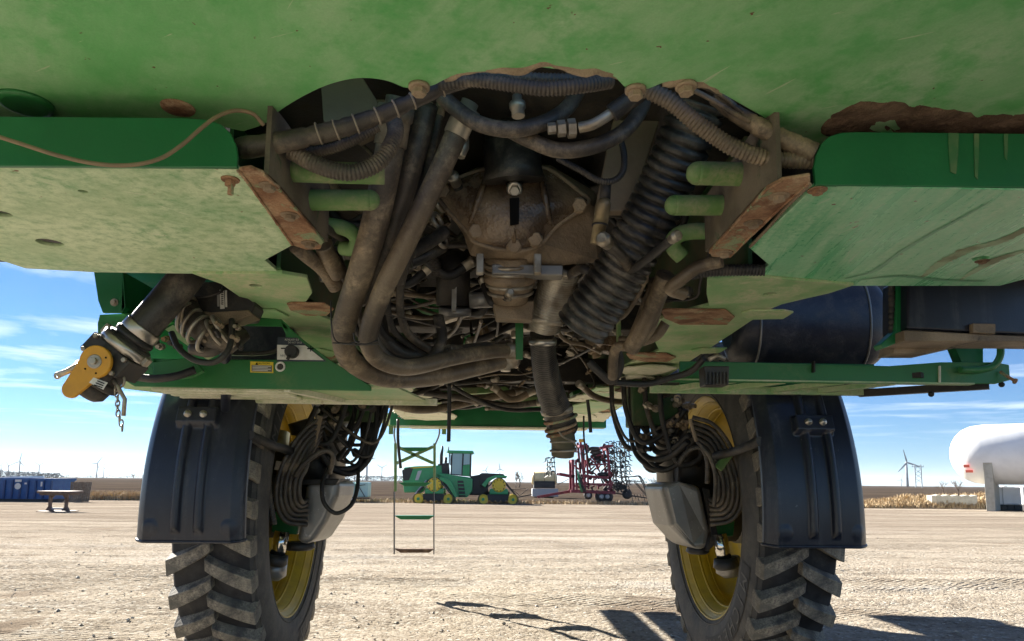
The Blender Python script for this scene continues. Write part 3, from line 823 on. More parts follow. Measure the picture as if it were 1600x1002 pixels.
# flaking, chewed lip plates further forward
r = random.Random(21)
for s, o in ((-1, rl), (1, rr_)):
    for k in range(9):
        y = 3.6 + k * 0.36; x = s * (0.78 + r.uniform(-0.05, 0.05))
        w, d = r.uniform(0.10, 0.17), r.uniform(0.12, 0.2)
        pts = []
        for q in range(11):
            a = 2*math.pi*q/11; pts.append(Vector((x + math.cos(a)*w*r.uniform(0.7, 1.1), y + math.sin(a)*d*r.uniform(0.7, 1.1), ZR - 0.010 - 0.02*r.random())))
        zc = sum(p.z for p in pts)/11
        for p in pts: p.z = zc + 0.05*(p.x - x)*r.uniform(-1, 1)
        MB().prism(pts, (0, 0, 0.006)).obj('shim_plate', r.choice((m_lip, m_lip, m_rail, m_rust)), o)

# --- dark sheets added to keep sun and sky out of the cavity
MB().box((-2.0, 1.42, 1.83), (-0.99, 2.4, 1.85)).obj('side_sun_stop', m_dark, SP)  # unseen, added on both sides to stop sun above the cross members
MB().box((0.99, 1.46, 1.83), (2.0, 2.25, 1.85)).obj('side_sun_stop', m_dark, SP)
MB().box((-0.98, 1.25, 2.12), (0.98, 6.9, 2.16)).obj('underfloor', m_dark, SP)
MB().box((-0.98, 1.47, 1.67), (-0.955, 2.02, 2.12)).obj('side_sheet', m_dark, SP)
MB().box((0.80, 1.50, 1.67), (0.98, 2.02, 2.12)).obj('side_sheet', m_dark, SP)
m_innertan = mat('dusty_inner_sheet', (0.13, 0.10, 0.07), 0.8, c2=(0.19, 0.15, 0.105), scale=4, bump=0.002, bscale=30)
for pts, Y0, dy in (([(500, 120), (565, 118), (610, 190), (560, 215), (505, 190)], 1.72, 0.05), ([(960, 180), (1040, 160), (985, 330), (930, 330)], 1.98, 0.04), ([(585, 125), (640, 130), (640, 260), (600, 300)], 1.9, 0.03)):
    MB().prism(ypoly(pts, Y0), (0, dy, 0)).obj('inner_sheet', m_innertan, SP, bevel=0.004)
# cross beams deeper in
MB().box((-0.7, 4.6, 1.70), (0.7, 4.72, 1.86)).obj('cross_beam', m_dark, SP, bevel=0.006)
MB().box((-0.7, 3.35, 1.78), (0.7, 3.5, 1.98)).obj('cross_beam', m_dark, SP, bevel=0.006)
MB().box((-0.69, 5.5, 1.76), (0.69, 5.6, 2.1)).obj('cross_beam', m_dark, SP)
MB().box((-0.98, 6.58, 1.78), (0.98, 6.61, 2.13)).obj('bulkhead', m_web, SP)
fb = MB().box((-1.02, 6.62, 1.555), (1.02, 6.78, 1.80)).obj('front_beam', m_green_clean, SP, bevel=0.006)
MB().box((-0.84, 6.60, 1.535), (0.84, 6.80, 1.553)).obj('bottom_lip', m_lip, fb, bevel=0.003)
for s in (-1, 1):
    w = MB(); pts = []
    for q in range(14):
        a = 2*math.pi*q/14; pts.append(Vector((s*0.62 + math.cos(a)*0.24*r.uniform(.85, 1.05), 6.15 + math.sin(a)*0.44*r.uniform(.9, 1.05), 1.60)))
    w.prism(pts, (0, 0, 0.01)).obj('skid_plate', m_lip, fb)
MB().box((-0.35, 7.25, 1.60), (0.35, 7.29, 1.635)).obj('walkway_edge', m_rail, fb)
for x in (-0.3, -0.1, 0.1, 0.3): MB().bar((x, 6.8, 1.60), (x + 0.12, 7.25, 1.61), 0.03, 0.02).obj('walkway_rib', m_rail, fb)

# chalky, rust-eaten plates hanging below the rails towards the front
rP = random.Random(77)
def ragged(poly, Z, m, parent, name='eaten_plate'):
    P = zpoly(poly, Z); out = []
    for a, b in zip(P, P[1:] + P[:1]):
        n = max(2, int((b - a).length / 0.045))
        for k in range(n):
            q = a.lerp(b, k/n); out.append(q + Vector((rP.uniform(-.014, .014), rP.uniform(-.03, .03), rP.uniform(-.004, .004))))
    return MB().prism(out, (0, 0, 0.008)).obj(name, m, parent)


for k, (poly, m_) in enumerate((([(540, 588), (600, 592), (655, 604), (600, 610)], m_rust), ([(560, 606), (640, 606), (690, 620), (625, 626)], m_lip), ([(585, 622), (650, 622), (705, 636), (650, 642)], m_rail),
                  ([(612, 640), (685, 638), (716, 660), (640, 664)], m_lip), ([(590, 600), (640, 600), (660, 612), (620, 614)], m_rail), ([(570, 596), (598, 597), (612, 606), (590, 606)], m_mud))):
    z_ = 1.612 - 0.012*(k % 3)
    ragged(poly, z_, m_, rl)
    ragged([(1572 - x, y + 6) for x, y in poly[::-1]], z_, m_, rr_)
for pts, q, m_ in (([(600, 628, 4.2), (650, 640, 4.3), (700, 636, 4.4), (760, 622, 4.5), (815, 612, 4.6)], 0.026, m_hose2), ([(650, 612, 4.2), (720, 622, 4.3), (790, 634, 4.3), (850, 628, 4.2)], 0.020, m_hose),
                   ([(700, 600, 3.9), (740, 622, 4.0), (790, 640, 4.1), (850, 640, 4.2)], 0.012, m_black), ([(905, 600, 3.8), (935, 622, 4.0), (985, 628, 4.2), (1030, 615, 4.3)], 0.018, m_hose2),
                   ([(560, 610, 4.0), (610, 622, 4.1), (660, 612, 4.2), (690, 598, 4.3)], 0.016, m_hose), ([(770, 604, 4.4), (800, 625, 4.4), (835, 610, 4.4)], 0.022, m_castd)):
    hose('hose', pts, q, m_, n=12, ends=True)
for poly in ([(720, 606), (790, 604), (800, 612), (730, 616)], [(800, 622), (845, 620), (850, 634), (806, 636)]):
    MB().prism(ypoly(poly, 4.7), (0, 0.05, 0)).obj('inner_bracket', m_pipe, SP, bevel=0.004)

# stains with their own outline on the right-hand plate and flange
m_wet = mat('wet_streak', (0.085, 0.33, 0.145), 0.30, c2=(0.12, 0.37, 0.18), scale=20)
m_dirt = mat('dirt_smear', (0.22, 0.25, 0.13), 0.6, c2=(0.36, 0.50, 0.30), scale=9, lo=0.42, hi=0.56, bump=0.001, bscale=60)


def streak(pts, widths, Z, m, parent, name='stain'):
    P = spline([at(a, b, Z=Z) for a, b in pts], 12); L_, R_ = [], []
    for i, p in enumerate(P):
        t = (P[min(i+1, len(P)-1)] - P[max(i-1, 0)]).normalized(); n_ = Vector((-t.y, t.x, 0))
        k = i/(len(P)-1)*(len(widths)-1); j_ = min(int(k), len(widths)-2); w = widths[j_] + (widths[j_+1]-widths[j_])*(k-j_)
        L_.append(p + n_*w*rP.uniform(.7, 1.2)); R_.append(p - n_*w*rP.uniform(.7, 1.2))
    n = len(P); return MB().add(L_ + R_, [(i, i+1, n+i+1, n+i) for i in range(n-1)], 0, True).obj(name, m, parent, fix=False)


streak([(1548, 315), (1500, 342), (1455, 366), (1405, 396), (1365, 424), (1320, 436)], [0.001, 0.006, 0.006, 0.007, 0.008, 0.004], ZW - 0.0012, m_wet, cmr)
streak([(1610, 355), (1560, 378), (1510, 392), (1470, 412), (1440, 434)], [0.010, 0.020, 0.024, 0.018, 0.006], ZW - 0.0010, m_dirt, cmr)
streak([(1600, 392), (1560, 405), (1530, 420), (1500, 438)], [0.012, 0.018, 0.014, 0.004], ZW - 0.0014, m_dirt, cmr)
streak([(1330, 440), (1400, 432), (1470, 438), (1540, 440)], [0.002, 0.010, 0.008, 0.004], ZW - 0.0016, m_wet, cmr)
m_drip = mat('dried_drip', (0.12, 0.20, 0.085), 0.8, c2=(0.05, 0.17, 0.06), scale=18)
for px, py0, py1, w_ in ((1490, 208, 272, 8), (1526, 209, 280, 4), (1572, 209, 250, 3)):
    MB().prism(ypoly([(px - w_, py0), (px + w_, py0), (px + w_*.9, (py0+py1)/2), (px + w_*.5, py1), (px - w_*.6, py1 - 4), (px - w_*.9, (py0+py1)/2)], Rp.y - 0.0058), (0, 0.0012, 0)).obj('stain', m_drip, cmr)

# --- gearbox in the middle
GY = 2.16
cov = [(683, 306), (692, 290), (745, 268), (800, 262), (855, 264), (905, 300), (919, 318), (872, 352), (842, 384), (800, 392), (745, 380), (728, 360), (702, 332)]
g = MB()
cx_, cy_ = 800, 325


def sc(pts, k): return [(cx_ + (x-cx_)*k, cy_ + (y-cy_)*k) for x, y in pts]


rings = [ypoly(sc(cov, k), y) for k, y in ((0.10, GY - 0.055), (0.45, GY - 0.050), (0.72, GY - 0.030), (0.90, GY - 0.006), (1.0, GY + 0.012), (1.02, GY + 0.035), (1.0, GY + 0.06))]
g.loft(rings, True, True)
gear = g.obj('gearbox', m_cast, SP)
b = MB().loft([ypoly(sc(cov, 1.03), GY + 0.045), ypoly([(682, 300), (700, 285), (745, 262), (800, 255), (860, 258), (930, 300), (948, 350), (938, 410), (870, 416), (800, 412), (735, 400), (724, 366), (700, 330)], GY + 0.10),
               ypoly([(690, 300), (700, 285), (745, 262), (800, 255), (860, 258), (930, 300), (945, 350), (930, 400), (870, 405), (800, 402), (735, 392), (724, 360), (700, 330)], GY + 0.32)], True, False)
b.obj('housing', m_castd, gear, bevel=0.008, seg=3)
lipP = spline(ypoly([cov[-1]] + cov + cov[:1], GY + 0.012), 4)
MB().tube(lipP, 0.0075, 8).obj('flange_lip', m_castd, gear, fix=False)
for a_, b_ in (((760, 275), (735, 350)), ((845, 275), (860, 350)), ((803, 300), (803, 380))):
    MB().tube([at(a_[0], a_[1], Y=GY - .04), at((a_[0]+b_[0])/2, (a_[1]+b_[1])/2, Y=GY - .052), at(b_[0], b_[1], Y=GY - .02)], [.008, .012, .008], 10).obj('cast_rib', m_cast, gear)
for px, py in ((744, 361), (836, 374), (905, 321), (692, 298), (803, 384)):
    p = at(px, py, Y=GY - 0.002); MB().lathe(p, (0, -1, -0.35), [(-0.02, 0.026), (0.0, 0.026), (0.003, 0.022)], 18).hexnut(p, (0, -1, -0.35), 0.024, 0.022).obj('bolt', m_castd, gear)
n1, n2 = at(798, 190, Y=2.06), at(803, 285, Y=2.10)
MB().tube([n1, n1.lerp(n2, .35), n1.lerp(n2, .36), n1.lerp(n2, .8), n2], [0.082, 0.084, 0.090, 0.090, 0.10], 28).obj('neck', m_duct, gear)
p = at(804, 296, Y=GY - 0.06); MB().lathe(p, (0, -0.7, -0.7), [(-0.03, 0.026), (0, 0.026), (0.004, 0.020)], 20).hexnut(p, (0, -0.7, -0.7), 0.017, 0.016).obj('plug', m_steel, gear)
MB().prism(ypoly([(796, 310), (811, 309), (811, 350), (797, 352)], GY - 0.064), (0, 0.004, 0)).obj('slot', m_ink, gear)  # flat black patch, the shade of a recess put in as colour
b = MB()
for k in range(3): b.box((0, 0, 0), (0.01, 0.02, 0.05), Matrix.Translation(at(742 + 90*(k % 2), 402 + 4*k, Y=GY + 0.02)))
for px in (750, 840):
    a_ = at(px, 402, Y=GY + 0.03); MB().box((a_.x - .012, a_.y - .01, a_.z - 0.055), (a_.x + .012, a_.y + .02, a_.z + 0.01)).obj('lug', m_zinc, gear, bevel=0.003)
# bottom hoods, bellows and pipes under the gearbox
a_ = at(797, 418, Y=2.32); BAX = (0.03, 0.55, -1); MB().lathe(a_, BAX, [(-0.04, 0.085), (0.0, 0.085), (0.012, 0.078), (0.02, 0.078), (0.03, 0.090), (0.045, 0.09), (0.055, 0.076), (0.075, 0.074), (0.085, 0.068), (0.12, 0.060)], 32).obj('bellows', m_castd, gear)
for z_ in (-0.012, 0.012, 0.034, 0.058, 0.085): MB().torus(a_ + Vector(BAX).normalized()*z_, BAX, 0.088 - max(0, z_)*0.16, 0.007).obj('clamp', m_zinc, gear)
MB().box((-0.075, 2.24, 1.715), (0.16, 2.30, 1.75)).obj('bracket', m_greyguard, gear, bevel=0.004)
MB().prism(ypoly([(770, 475), (835, 470), (832, 500), (775, 498)], 2.36), (0, 0.06, 0)).obj('bracket', m_castd, gear, bevel=0.004)
MB().prism(ypoly([(805, 500), (818, 500), (817, 562), (806, 562)], 2.50), (0, 0.008, 0)).obj('strap', m_green, SP, bevel=0.002)

fx = hose('flexible_pipe', [(880, 418, 2.34), (868, 450, 2.40), (855, 490, 2.46), (850, 512, 2.50)], (0.066, 0.058), m_zinc, corr=0.010, amp=0.07, n=24)
for px, py, y_, rr2, ax in ((872, 425, 2.35, 0.070, (-0.25, 0.3, -1)), (852, 500, 2.48, 0.064, (-0.15, 0.3, -1)), (850, 515, 2.52, 0.056, (-0.1, 0.2, -1))):
    MB().lathe(at(px, py, Y=y_), ax, [(-0.012, rr2), (0, rr2 + 0.006), (0.012, rr2)], 28).obj('clamp', m_zinc, fx)
du = hose('down_duct', [(847, 522, 2.56), (850, 560, 2.68), (858, 605, 2.85), (872, 645, 3.0), (880, 668, 3.1)], (0.046, 0.066), m_duct, n=26, corr=0.012, amp=0.02)
MB().lathe(at(848, 534, Y=2.58), (0, 0.3, -1), [(-0.012, 0.05), (0, 0.053), (0.012, 0.05)], 28).obj('clamp', m_steel, du)
MB().lathe(at(870, 640, Y=2.98), (0.18, 0.3, -1), [(-0.014, 0.067), (0, 0.071), (0.016, 0.067)], 28).obj('clamp', m_zinc, du)
for py, y_, q in ((655, 3.02, .070), (668, 3.04, .066), (676, 3.06, .06)): MB().torus(at(876, py, Y=y_), (0.3, 0.2, -1), q, 0.007).obj('clamp', m_rust, du)
el = hose('outlet_elbow', [(872, 650, 3.06), (876, 672, 3.08), (880, 690, 3.10), (879, 712, 3.12)], (0.062, 0.050), mat('olive_pipe', (0.09, 0.085, 0.05), 0.6, c2=(0.13, 0.11, 0.07), scale=9), n=24)
for py in (690, 704): MB().torus(at(880, py, Y=3.1), (0.05, 0.1, -1), 0.056, 0.005).obj('clamp', m_zinc, el)
hose('strap', [(872, 672, 2.98), (880, 683, 2.98), (895, 690, 2.99), (902, 700, 3.0)], 0.004, m_zinc, el, n=8)

# --- the fat ribbed duct
hose('ribbed_duct', [(1092, 165, 1.78), (1072, 215, 1.82), (1042, 285, 1.90), (1005, 360, 1.98), (965, 430, 2.06), (908, 512, 2.16)], (0.076, 0.085), m_duct, corr=0.0285, amp=0.15, n=32)

# --- the pair of heavy hoses that sweep down and away
hA = hose('heavy_hose', [(618, 175, 1.72), (606, 250, 1.76), (588, 340, 1.82), (562, 430, 1.90), (541, 495, 1.98), (536, 530, 2.03), (550, 565, 2.12), (600, 590, 2.24), (670, 590, 2.36), (740, 576, 2.46), (800, 562, 2.60)], (0.039, 0.028), m_hose2, n=20, ends=True)
hB = hose('heavy_hose', [(728, 175, 1.74), (690, 262, 1.78), (640, 368, 1.84), (600, 450, 1.90), (578, 510, 1.96), (577, 540, 2.0), (596, 564, 2.06), (640, 574, 2.14), (705, 560, 2.26), (765, 550, 2.42), (800, 548, 2.55)], (0.030, 0.024), m_hose2, n=20, ends=True)
hose('heavy_hose', [(668, 165, 1.80), (650, 235, 1.82), (625, 320, 1.88), (600, 400, 1.94), (570, 470, 2.0)], (0.030, 0.032), m_hose, n=16)
for px0, px1, q, m_ in ((650, 585, .014, m_black), (690, 625, .013, m_hose), (690, 560, .012, m_hose), (630, 548, .013, m_black), (672, 606, .010, m_black)):
    hose('hose', [(px0, 165, 1.90), (px0*.7 + px1*.3, 250, 1.94), (px0*.3 + px1*.7, 380, 2.02), (px1, 455, 2.10), (px1 + 12, 520, 2.2), (px1 + 70, 560, 2.32)], q, m_, n=10, ends=True)
hose('heavy_hose', [(640, 175, 1.95), (628, 300, 1.97), (612, 390, 2.0), (605, 440, 2.04)], (0.060, 0.05), m_hose, n=20)
for pts in ([(517, 470, 1.93), (518, 510, 1.91), (524, 532, 1.93), (540, 537, 1.955), (562, 534, 1.965)], [(552, 520, 1.92), (556, 534, 1.92), (572, 538, 1.925), (590, 532, 1.95)], [(520, 536, 1.94), (560, 539, 1.93), (592, 538, 1.94)]):
    hose('cable_tie', pts, 0.0022, m_black, hA, n=6)
hose('hose', [(700, 545, 2.35), (740, 548, 2.42), (790, 545, 2.5), (776, 543, 2.55)], 0.016, m_hose, n=12)
hose('hose', [(580, 480, 2.1), (585, 530, 2.14), (620, 565, 2.2), (670, 562, 2.25), (690, 530, 2.28), (685, 495, 2.3)], 0.018, m_hose, n=12)
hose('hose', [(600, 470, 2.2), (598, 520, 2.22), (625, 550, 2.26), (660, 555, 2.3), (720, 552, 2.4), (800, 560, 2.6)], 0.020, m_hose, n=12)
hose('hose', [(660, 560, 2.3), (720, 545, 2.42), (770, 540, 2.5), (782, 552, 2.55)], 0.013, m_hose, n=12)
hose('hose', [(595, 545, 2.3), (650, 585, 2.4), (720, 575, 2.5), (795, 562, 2.6)], 0.018, m_hose2, n=12)
hose('wire', [(590, 488, 2.1), (640, 500, 2.15), (688, 512, 2.2)], 0.0025, m_hose, n=6)
for x_ in (735, 790):
    MB().lathe(at(x_, 568, Y=2.6), (0, 0, -1), [(-0.03, 0.02), (0, 0.02), (0.004, 0.024), (0.016, 0.024), (0.018, 0.018), (0.03, 0.018)], 14).obj('fitting', m_zinc, SP)

# --- looms and conduits under the panel edge
l1 = hose('wiring_loom', [(372, 232, 1.40), (420, 226, 1.40), (470, 216, 1.40), (530, 202, 1.39), (590, 182, 1.38), (640, 160, 1.36), (690, 138, 1.34), (735, 125, 1.33)], (0.023, 0.014), m_hose, wrap=True, n=16)
for k, (px, py) in enumerate(((498, 209), (525, 203), (556, 194), (590, 182), (618, 170), (645, 158), (690, 139))):
    MB().torus(at(px, py, Y=1.385 - 0.05*k/7), (1, 0, 0.35 + 0.06*k/2), 0.021 - 0.001*k, 0.0022, 20, 6).obj('cable_tie', m_tie, l1)
hose('conduit', [(455, 236, 1.43), (495, 258, 1.43), (545, 270, 1.43), (585, 258, 1.44), (608, 232, 1.45), (618, 205, 1.47), (612, 180, 1.5)], 0.0185, m_hose, corr=0.0075, amp=0.13, n=16)
hose('conduit', [(470, 240, 1.47), (520, 232, 1.46), (560, 215, 1.45), (590, 198, 1.45)], 0.012, m_hose, corr=0.006, amp=0.13, n=12)
hose('conduit', [(685, 132, 1.31), (740, 126, 1.30), (800, 133, 1.295), (850, 139, 1.29), (900, 135, 1.29), (955, 126, 1.31)], (0.013, 0.016), m_hose, corr=0.0078, amp=0.14, n=16)
hose('conduit', [(715, 121, 1.34), (790, 121, 1.33), (870, 124, 1.32), (945, 121, 1.33)], 0.012, m_duct, corr=0.0078, amp=0.14, n=14)
hose('hose', [(690, 150, 1.55), (715, 172, 1.55), (750, 194, 1.54), (800, 203, 1.54), (850, 192, 1.55), (885, 170, 1.58), (905, 140, 1.62)], 0.0185, m_hose, n=16)
hose('hose', [(790, 200, 1.60), (830, 220, 1.58), (875, 235, 1.57), (930, 228, 1.57), (975, 205, 1.58), (1002, 170, 1.6), (1010, 140, 1.62)], 0.0185, m_hose, n=16)
hf = hose('hose', [(955, 178, 1.50), (975, 163, 1.49), (995, 150, 1.48), (1012, 138, 1.47)], (0.021, 0.018), m_hose, n=16)
hose('elbow_tube', [(905, 200, 1.52), (925, 195, 1.51), (945, 184, 1.5), (962, 172, 1.495)], 0.0125, m_zinc, hf, n=14)
for px, r_ in ((862, 0.013), (877, 0.019), (893, 0.022)):
    MB().lathe(at(px, 201, Y=1.53), (1, 0, 0.12), [(-0.009, r_), (0.009, r_)], 6, 0, False).obj('nut', m_zinc, hf)
l2 = hose('conduit', [(1012, 140, 1.36), (1050, 160, 1.36), (1085, 190, 1.37), (1120, 215, 1.38), (1150, 233, 1.38), (1200, 248, 1.38), (1268, 252, 1.38)], (0.019, 0.017), m_hose2, corr=0.0085, amp=0.13, n=16)
hose('conduit', [(1100, 205, 1.41), (1140, 222, 1.41), (1180, 240, 1.41), (1225, 245, 1.41), (1266, 242, 1.41)], 0.014, m_hose, corr=0.0075, amp=0.13, n=14)
l3 = hose('wiring_loom', [(1115, 150, 1.36), (1150, 178, 1.37), (1185, 198, 1.37), (1220, 216, 1.37), (1270, 240, 1.37)], (0.016, 0.022), m_hose2, wrap=True, n=14)
hose('wire', [(1064, 132, 1.32), (1105, 152, 1.33), (1145, 176, 1.34), (1172, 190, 1.35)], 0.0052, m_hose2, l3, n=8)
hose('wire', [(1090, 131, 1.33), (1130, 150, 1.34), (1160, 178, 1.35)], 0.0052, m_hose2, l3, n=8)
hose('wire', [(-30, 205, 1.285), (30, 224, 1.285), (90, 243, 1.285), (150, 256, 1.285), (205, 258, 1.285), (250, 248, 1.285), (285, 226, 1.285), (315, 200, 1.29), (340, 182, 1.30), (368, 173, 1.32), (395, 178, 1.34), (412, 196, 1.36)], 0.0040, mat('tan_cable', (0.26, 0.185, 0.11), 0.7, c2=(0.20, 0.145, 0.09), scale=20), n=10)
hose('conduit', [(872, 248, 1.72), (905, 265, 1.70), (935, 282, 1.69), (960, 282, 1.69), (974, 265, 1.70), (974, 235, 1.72), (965, 205, 1.74)], 0.0085, m_black, corr=0.006, amp=0.15, n=10)
sn = MB().tube([at(947, 285, Y=1.78), at(945, 312, Y=1.78)], [0.014, 0.015], 14).obj('sensor', m_black, SP)
MB().tube(rest([(945, 312, 1.78), (944, 318, 1.78), (943, 319, 1.78), (938, 352, 1.80), (937, 353, 1.80), (932, 382, 1.81)]), [0.014, 0.019, 0.020, 0.020, 0.018, 0.017], 18).obj('sensor_body', mat('tarnished_brass', (0.34, 0.28, 0.17), 0.45, 0.5, c2=(0.22, 0.17, 0.10), scale=20), sn)
MB().torus(at(937.5, 352.5, Y=1.80), (-0.1, 0.05, -1), 0.0195, 0.003).obj('seal_ring', m_black, sn)
MB().tube(rest([(722, 205, 1.9), (722, 232, 1.9), (720, 246, 1.9)]), [0.02, 0.02, 0.012], 14).obj('plug', m_zinc, SP)
MB().tube(rest([(808, 150, 1.6), (808, 160, 1.6), (808, 161, 1.6), (809, 170, 1.6), (809, 171, 1.6), (810, 182, 1.6)]), [0.012, 0.012, 0.02, 0.02, 0.016, 0.016], 10).obj('fitting', m_zinc, SP)

# --- canister left of the gearbox
ca = MB().tube([at(708, 395, Y=2.4), at(708, 478, Y=2.44)], 0.060, 26).obj('canister', m_dark, SP)
MB().tube([at(711, 480, Y=2.44), at(711, 492, Y=2.45)], 0.058, 26).obj('base_cap', m_greyguard, ca)
MB().box((-0.008, 0, 0), (0.008, 0.01, 0.20), Matrix.Translation(at(709, 486, Y=2.37))).obj('strap', m_zinc, ca)
MB().tube([at(733, 470, Y=2.42), at(772, 468, Y=2.42)], 0.028, 18).obj('pipe', m_greyguard, ca)
for pts in ([(640, 395, 2.1), (668, 380, 2.15), (695, 362, 2.2)], [(640, 410, 2.2), (668, 398, 2.22), (692, 385, 2.25)]):
    hose('hose', pts, 0.022, m_duct, n=14)
hose('conduit', [(668, 395, 2.3), (680, 410, 2.32), (684, 430, 2.35)], 0.020, m_dark, corr=0.009, amp=0.15, n=14)
for (px, py) in ((688, 318), (690, 375), (683, 345)):
    MB().torus(at(px, py, Y=2.2), (1, -0.6, 0.3), 0.024, 0.008).obj('ring', m_zinc, SP)

# --- right hand bundle beside the rail
for pts, r_, m_ in (([(1128, 408, 1.88), (1090, 418, 1.92), (1060, 440, 1.96), (1048, 452, 2.0), (1070, 460, 2.02)], 0.019, m_hose2),
                    ([(1195, 422, 1.90), (1150, 422, 1.92), (1105, 424, 1.94), (1075, 430, 1.96)], 0.018, m_black),
                    ([(1040, 430, 2.1), (1020, 480, 2.2), (1000, 520, 2.3), (985, 545, 2.36)], 0.030, m_hose2),
                    ([(1025, 440, 2.15), (1003, 500, 2.28), (990, 530, 2.35)], 0.022, m_hose2),
                    ([(1040, 505, 2.4), (1025, 525, 2.42), (995, 535, 2.45), (968, 532, 2.48)], 0.018, m_hose2),
                    ([(1030, 470, 2.2), (1015, 515, 2.3), (990, 540, 2.36), (962, 545, 2.4), (957, 590, 2.5)], 0.018, m_hose2),
                    ([(1005, 385, 2.0), (1000, 430, 2.1), (982, 480, 2.2), (960, 500, 2.3)], 0.014, m_hose),
                    ([(1015, 395, 2.0), (1006, 440, 2.1), (975, 492, 2.2), (945, 500, 2.3)], 0.010, m_hose2),
                    ([(985, 425, 2.2), (995, 450, 2.2), (975, 470, 2.25), (955, 480, 2.3)], 0.016, m_hose2),
                    ([(920, 565, 2.6), (935, 580, 2.6), (955, 595, 2.6), (968, 575, 2.55), (965, 545, 2.5)], 0.016, m_black),
                    ([(960, 598, 2.6), (1010, 600, 2.6), (1050, 590, 2.58), (1080, 580, 2.55), (1100, 560, 2.5)], 0.012, m_black)):
    hose('conduit' if m_ is m_black and r_ == 0.018 else 'hose', pts, r_, m_, n=12, corr=0.009 if (m_ is m_black and r_ == 0.018) else None, amp=0.14)
MB().bar(at(966, 495, Y=2.5), at(967, 545, Y=2.5), 0.012, 0.03).obj('strap', m_pipe, SP)
hose('conduit', [(462, 385, 1.85), (480, 400, 1.9), (505, 420, 1.98), (525, 448, 2.05)], (0.020, 0.024), m_hose2, corr=0.009, amp=0.06, n=14)
hose('hose', [(505, 382, 1.9), (515, 405, 1.95), (530, 430, 2.0)], 0.026, m_hose2, n=14)
hose('hose', [(520, 390, 2.0), (532, 420, 2.05), (540, 440, 2.1)], 0.018, m_hose, n=12)

# --- small hardware and lines packed into the dark
r = random.Random(5)
for k in range(140):
    y = 2.35 + 3.8*r.random()**1.7; x = r.uniform(-0.6, 0.58); z = r.uniform(1.66, 2.05)
    a = Vector((x, y, z)); L = r.uniform(0.25, 0.9); d = Vector((r.uniform(-1, 1), r.uniform(-0.6, 0.6), r.uniform(-0.3, 0.3))).normalized()
    pts = [a, a + d*L*0.33 + Vector((0, 0, -r.uniform(0, 0.08))), a + d*L*0.7 + Vector((0, r.uniform(-.1, .1), -r.uniform(0, 0.06))), a + d*L]
    for p in pts: p.x = max(-0.64, min(0.6, p.x)); p.z = max(1.655, p.z)
    hose('hose', pts, r.choice((0.005, 0.007, 0.009, 0.012, 0.016)), r.choice((m_hose, m_black, m_hose2, m_black)), n=9, per=5, raw=True, ends=True)
for k in range(46):
    y = r.uniform(2.55, 6.3); x = r.uniform(-0.6, 0.58); z = r.uniform(1.68, 2.06)
    w, h, d = (r.uniform(0.02, 0.12) for _ in range(3))
    mt = Matrix.Translation((x, y, z)) @ Matrix.Rotation(r.uniform(-0.5, 0.5), 4, 'Y') @ Matrix.Rotation(r.uniform(-0.6, 0.6), 4, 'Z')
    b = MB().box((-w/2, -d/2, -h/2), (w/2, d/2, h/2), mt)
    if r.random() < 0.6: b.cyl(mt @ Vector((0, 0, -h/2)), mt @ Vector((0, 0, -h/2 - 0.03)), min(w, d)*0.35, n=10)
    b.obj('valve_block', r.choice((m_dark, m_dark, m_castd, m_zinc, m_green, m_cast)), SP, bevel=0.004)
for k in range(48):
    y = r.uniform(2.4, 5.0); x = r.uniform(-0.55, 0.55); z = r.uniform(1.66, 1.98)
    d = Vector((r.uniform(-1, 1), r.uniform(-1, 0.2), r.uniform(-1, 0.3))).normalized(); q = r.uniform(0.008, 0.016)
    MB().lathe((x, y, z), d, [(0, q*.7), (.02, q*.7), (.021, q*1.2), (.035, q*1.2), (.036, q*.8), (.06, q*.8)], 6, 0, False).obj('fitting', r.choice((m_zinc, m_zinc, m_castd)), SP)
# things that hang below the front: straps and sticks
for pts, r_ in (([(702, 600, 3.6), (702, 640, 3.62), (701, 690, 3.65)], 0.010), ([(918, 625, 3.6), (921, 650, 3.6), (923, 676, 3.6)], 0.009), ([(912, 650, 4.5), (913, 690, 4.5), (922, 730, 4.5)], 0.006), ([(622, 655, 6.0), (622, 690, 6.0), (626, 732, 6.0)], 0.013)):
    hose('strap', pts, r_, m_black, n=8)

# ------------------------------------------------------------------ text
def text_mesh(s, size=1.0):
    cu = bpy.data.curves.new('lettering', 'FONT'); cu.body = s; cu.size = size; cu.align_x = 'CENTER'; cu.align_y = 'CENTER'; cu.resolution_u = 3
    o = bpy.data.objects.new('lettering', cu); COL.objects.link(o)
    dg = bpy.context.evaluated_depsgraph_get(); dg.update()
    me = bpy.data.meshes.new_from_object(o.evaluated_get(dg))
    bpy.data.objects.remove(o); bpy.data.curves.remove(cu)
    return me


def put_text(s, name, p, right, up, size, m, parent, width=None, lift=0.0012, bold=0.0):
    me = text_mesh(s, size)
    right, up = Vector(right).normalized(), Vector(up).normalized(); nrm = right.cross(up)
    xs_ = [v.co.x for v in me.vertices]; k = (width / (max(xs_) - min(xs_))) if width and xs_ else 1
    for v in me.vertices: v.co = Vector(p) + right*(v.co.x*k) + up*v.co.y + nrm*lift
    me.materials.clear(); me.materials.append(m); me.name = name
    for q in me.polygons: q.material_index = 0
    o = bpy.data.objects.new(name, me); COL.objects.link(o); setp(o, parent)
    return o


